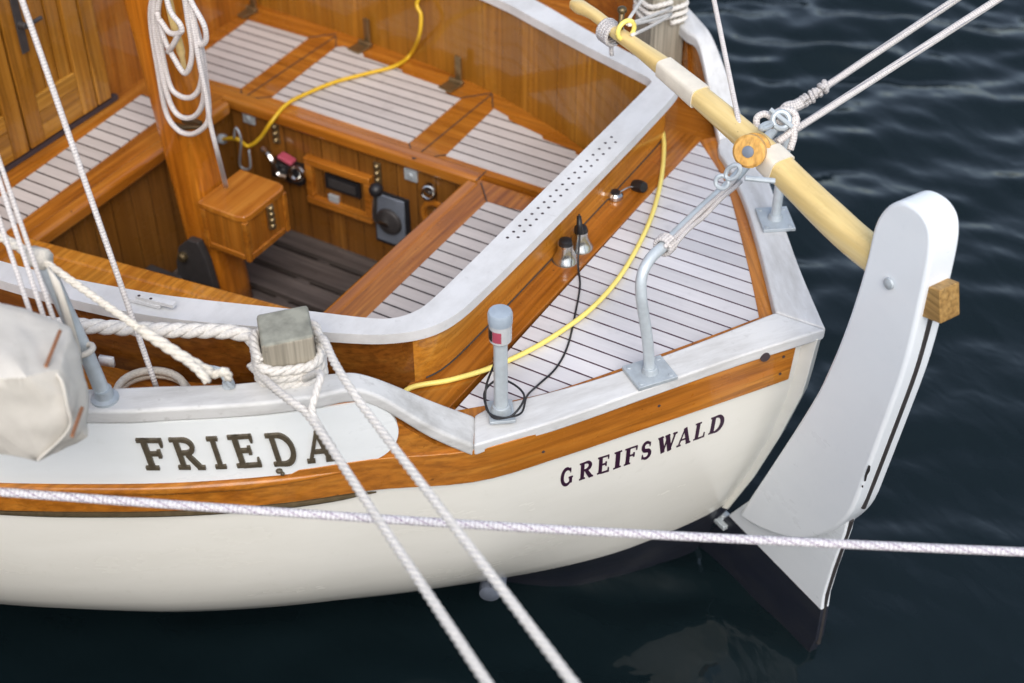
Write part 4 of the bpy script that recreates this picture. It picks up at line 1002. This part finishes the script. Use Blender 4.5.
# pulley block with shackles
blk = empty('pulley_block', ond(750, 152, RF.dot(T_(750, 145) - CC) - .085), 'round pale wooden pulley block with a grey pin hanging at the tiller', 'pulley block')
bc = ond(750, 151, RF.dot(T_(750, 145) - CC) - .085); vd = (CC - bc).normalized(); ax = (vd * .8 - RN * .4).normalized()
b = B(); b.lathe(bc - ax * .012, ax, [(.030, 0), (.038, .003), (.0395, .009), (.039, .022), (.033, .028)], 26); obj('shell', b, 'blockw', blk)
b = B(); b.lathe(bc - ax * .05, ax, [(.030, 0), (.038, .004), (.039, .016), (.033, .022)], 26); obj('shell', b, 'blockw', blk)
b = B(); b.lathe(bc - ax * .03, ax, [(.030, 0), (.026, .009), (.030, .018)], 22); obj('sheave', b, 'galv', blk)
b = B(); b.lathe(bc + ax * .015, ax, [(.0145, 0), (.0135, .004), (.005, .0055)], 16); obj('pin', b, 'slate', blk)
u1 = ond(766, 126, (RF.dot(bc - CC)) + .03); u2 = ond(781, 120, (RF.dot(bc - CC)) + .08)
u3 = ond(733, 172, RF.dot(bc - CC)); u4 = ond(722, 182, RF.dot(bc - CC) + .02)
for a_ in ((u1, ax, .017, .0062, 16, 8, ((u2 - u1), 1.5)), (u2, (ax + V((.5, .2, .3))), .020, .007, 16, 8), (u3, ax, .013, .0058, 16, 8, ((u4 - u3), 1.6)), (u4, (ax + V((.3, -.6, .2))), .015, .0055, 16, 8)):
    b = B(); b.torus(*a_); obj('shackle', b, 'galvp', blk)
b = B(); b.tube([u2 + V((-.03, 0, .02)), u2 + V((.03, 0, -.01))], .006, 8); obj('shackle_pin', b, 'galvp', blk)
b = B(); b.tube([ond(745, 178, 3.1), ond(775, 181, 3.1)], .006, 8); obj('shackle_pin', b, 'galvp', blk)
# knotted eye of the tackle at the horse
b = B(); dz_ = RF.dot(bc - CC) + .10
for ppts in ([(757, 130), (757, 118), (765, 114), (772, 119), (770, 128)], [(772, 126), (774, 115), (784, 110), (794, 113), (796, 124), (788, 134), (778, 142)], [(776, 120), (790, 124), (798, 117)], [(792, 118), (794, 135), (790, 150)]): b.tube(cr([ond(x, y, dz_) for x, y in ppts], 6), .0085, 9)
thing('knotted_eye', b, 'braid', 'white rope eye knotted over the galvanised arch above the tiller', 'rope')
# lashing along the horse
b = B(); q = arch
i0 = min(range(len(q)), key=lambda i: (q[i] - ony(662, 250, -.27)).length); i1 = min(range(len(q)), key=lambda i: (q[i] - onp(738, 176, V((-.335, 0, 0)), V((1, 0, 0)))).length)
b.tube([q[i] + V((.018, -.008, .004 + .004 * math.sin(i))) for i in range(i0, i1 + 1)], .0065, 8); b.tube([q[i] + V((.010, -.016, .012)) for i in range(i0, i1 + 1)], .0055, 8)
t = (q[i0 + 1] - q[i0]).normalized()
for k in range(3): b.torus(q[i0] + t * (.010 * k - .004), t + V((0, .1 * k, 0)), .0205, .0055, 16, 7)
thing('horse_lashing', b, 'braid', 'pale lashing line tied along the bent galvanised arch over the stern deck', 'rope')
# tiller lashing, far bollard turns
b = B(); tp = T_(611, 33); tt = (cl[9] - cl[10]).normalized()
for k in range(4): b.torus(tp + tt * (.011 * k - .02), tt, .027, .0068, 18, 7)
b.tube(cr([tp + V((0, 0, -.025)), T_(612, 52) + V((0, 0, -.01))], 4), .006, 7)
thing('tiller_lashing', b, 'braidg', 'grey cord wound several turns round the forward part of the tiller', 'rope')
b = B(); pgt = T_(620, 22); b.tube([pgt + V((0, 0, -.06)), pgt + V((.004, 0, .03))], .008, 8); b.sphere(pgt + V((.004, 0, .035)), .013, (1, 1, .8), 8); thing('belaying_peg', b, 'bronze', 'bronze peg standing beside the forward part of the tiller', 'peg')
b = B(); b.torus(T_(626, 30) - RN * .0, tt, .026, .0065, 18, 8); thing('yellow_tie', b, 'yellow2', 'yellow loop round the tiller beside the bronze peg', 'tie')
tb = V((BX, BY, .10))
for k, (a, z_) in enumerate((((627, 23), .12), ((628, 26), .10), ((631, 33), .075))):
    pass
b = B()
for p, zq in (((627, 24), .13), ((629, 25), .09), ((632, 35), .085)):
    b.tube(line_pts(T_(*p), V((BX + .06, BY - .055, BT - .05 + (zq - .1) * .5)), .004, 8), .0048, 7)
wraps(BX, BY, 1, BT - .10, BT - .03, 3, .068, b, .008)
b.tube(line_pts(T_(627, 22), ony(655, -20, .9), 0, 6), .0048, 7)
thing('bollard_rope', b, 'rope', 'thin white cords wound round the far bollard and tied to the tiller', 'rope')
# yellow cable: socket, across the far bench, up and over the coaming
b = B(); pts = [ony(222, 139, YL - .07), ony(237, 139, YL - .09), ony(248, 146, YL - .07), ony(260, 138, YL - .06), ony(272, 121, YL - .045), onz(287, 104, ZB + .016), onz(308, 93, ZB + .014), onz(335, 82, ZB + .014), onz(365, 74, ZB + .014), onz(395, 66, ZB + .014), onz(410, 55, ZB + .016)]
cw = ony(419, 36, .875); pts += [cw, ony(421, 16, .885), ony(418, 0, .90) + V((0, 0, .0)), V((-1.70, .93, .012)), V((-1.70, 1.02, .012)), V((-1.66, 1.06, -.10)), V((-1.55, 1.12, -.175))]
b.tube(cr(pts, 8), .0066, 10); b.mi = 1; b.tube(cr([ony(234, 138, YL - .10), ony(236, 128, YL - .11), ony(241, 140, YL - .11), ony(240, 165, YL - .05), ony(250, 168, YL - .05), ony(249, 150, YL - .06)], 6), .004, 7); b.tube([ony(213, 138, YL - .06), ony(224, 139, YL - .07)], .017, 10)
thing('power_cable', b, ['yellow', 'greyp'], 'deep yellow shore power cable lying across the teak side bench', 'cable')
b = B(); pts = [V((-1.05, .93, -.170)), V((-.85, .83, -.168)), onz(661, 120, ZD + .02), onz(664, 145, ZD + .012), onz(661, 180, ZD + .012), onz(652, 215, ZD + .012), onz(637, 248, ZD + .012), onz(618, 279, ZD + .012), onz(594, 306, ZD + .012), onz(566, 328, ZD + .012), onz(530, 350, ZD + .012), onz(490, 368, ZD + .012), onz(450, 380, ZD + .012), onz(410, 388, ZD + .012), V((-.80, -.76, ZD + .006)), V((-.95, -.85, ZD + .006)), V((-1.3, -1.02, ZD + .006))]
b.tube(cr(pts, 8), .0066, 10); thing('deck_hose', b, 'yellow2', 'pale yellow cable curving over the striped teak stern deck', 'cable')
# thin black lamp cable
b = B(); s0 = onz(580, 238, ZD + .06); pts = [onz(579, 214, ZD + .12), s0 + V((0, 0, .03)), onz(578, 262, ZD + .02), onz(580, 285, ZD + .005), onz(576, 310, ZD + .005), onz(568, 345, ZD + .005), onz(556, 368, ZD + .005), onz(538, 385, ZD + .006), onz(527, 396, -.15), onz(522, 412, -.13), lp + V((.035, -.02, .02)), lp + V((0, -.04, .02)), lp + V((-.045, -.0, .04)), lp + V((-.03, .04, .06)), lp + V((.02, .04, .06)), lp + V((.05, .02, .05)), lp + V((.04, -.03, .03)), lp + V((-.01, -.04, .03)), lp + V((-.04, .0, .06)), lp + V((-.03, .02, .12)), lp + V((-.018, .0, .16))]
b.tube(cr(pts, 7), .0027, 7); b.tube([onz(580, 234, ZD + .075), onz(579, 216, ZD + .12)], [.010, .006], 10)
thing('lamp_cable', b, 'black', 'thin black cable looping from a deck socket to the lamp post', 'cable')
# braided rope crossing in front of everything
b = B(); b.tube(cr([ond(-260, 472.5, 2.84), ond(0, 492, 2.84), ond(256, 510.5, 2.84), ond(512, 527, 2.84), ond(768, 540.5, 2.84), ond(1024, 552, 2.84), ond(1300, 562, 2.84)], 8), .0088, 16)
thing('braided_rope', b, 'braidp', 'white braided rope with purple flecks stretched across below the hull lettering', 'rope')
# white tag on the side deck
b = B(); p = ony(107, 361, -1.02); b.box(p, (.036, .010, .026), (.95, .3, 0), (-.3, .95, 0)); thing('white_tag', b, 'whitep', 'small white plastic block beside the leaning stanchion foot', 'tag')
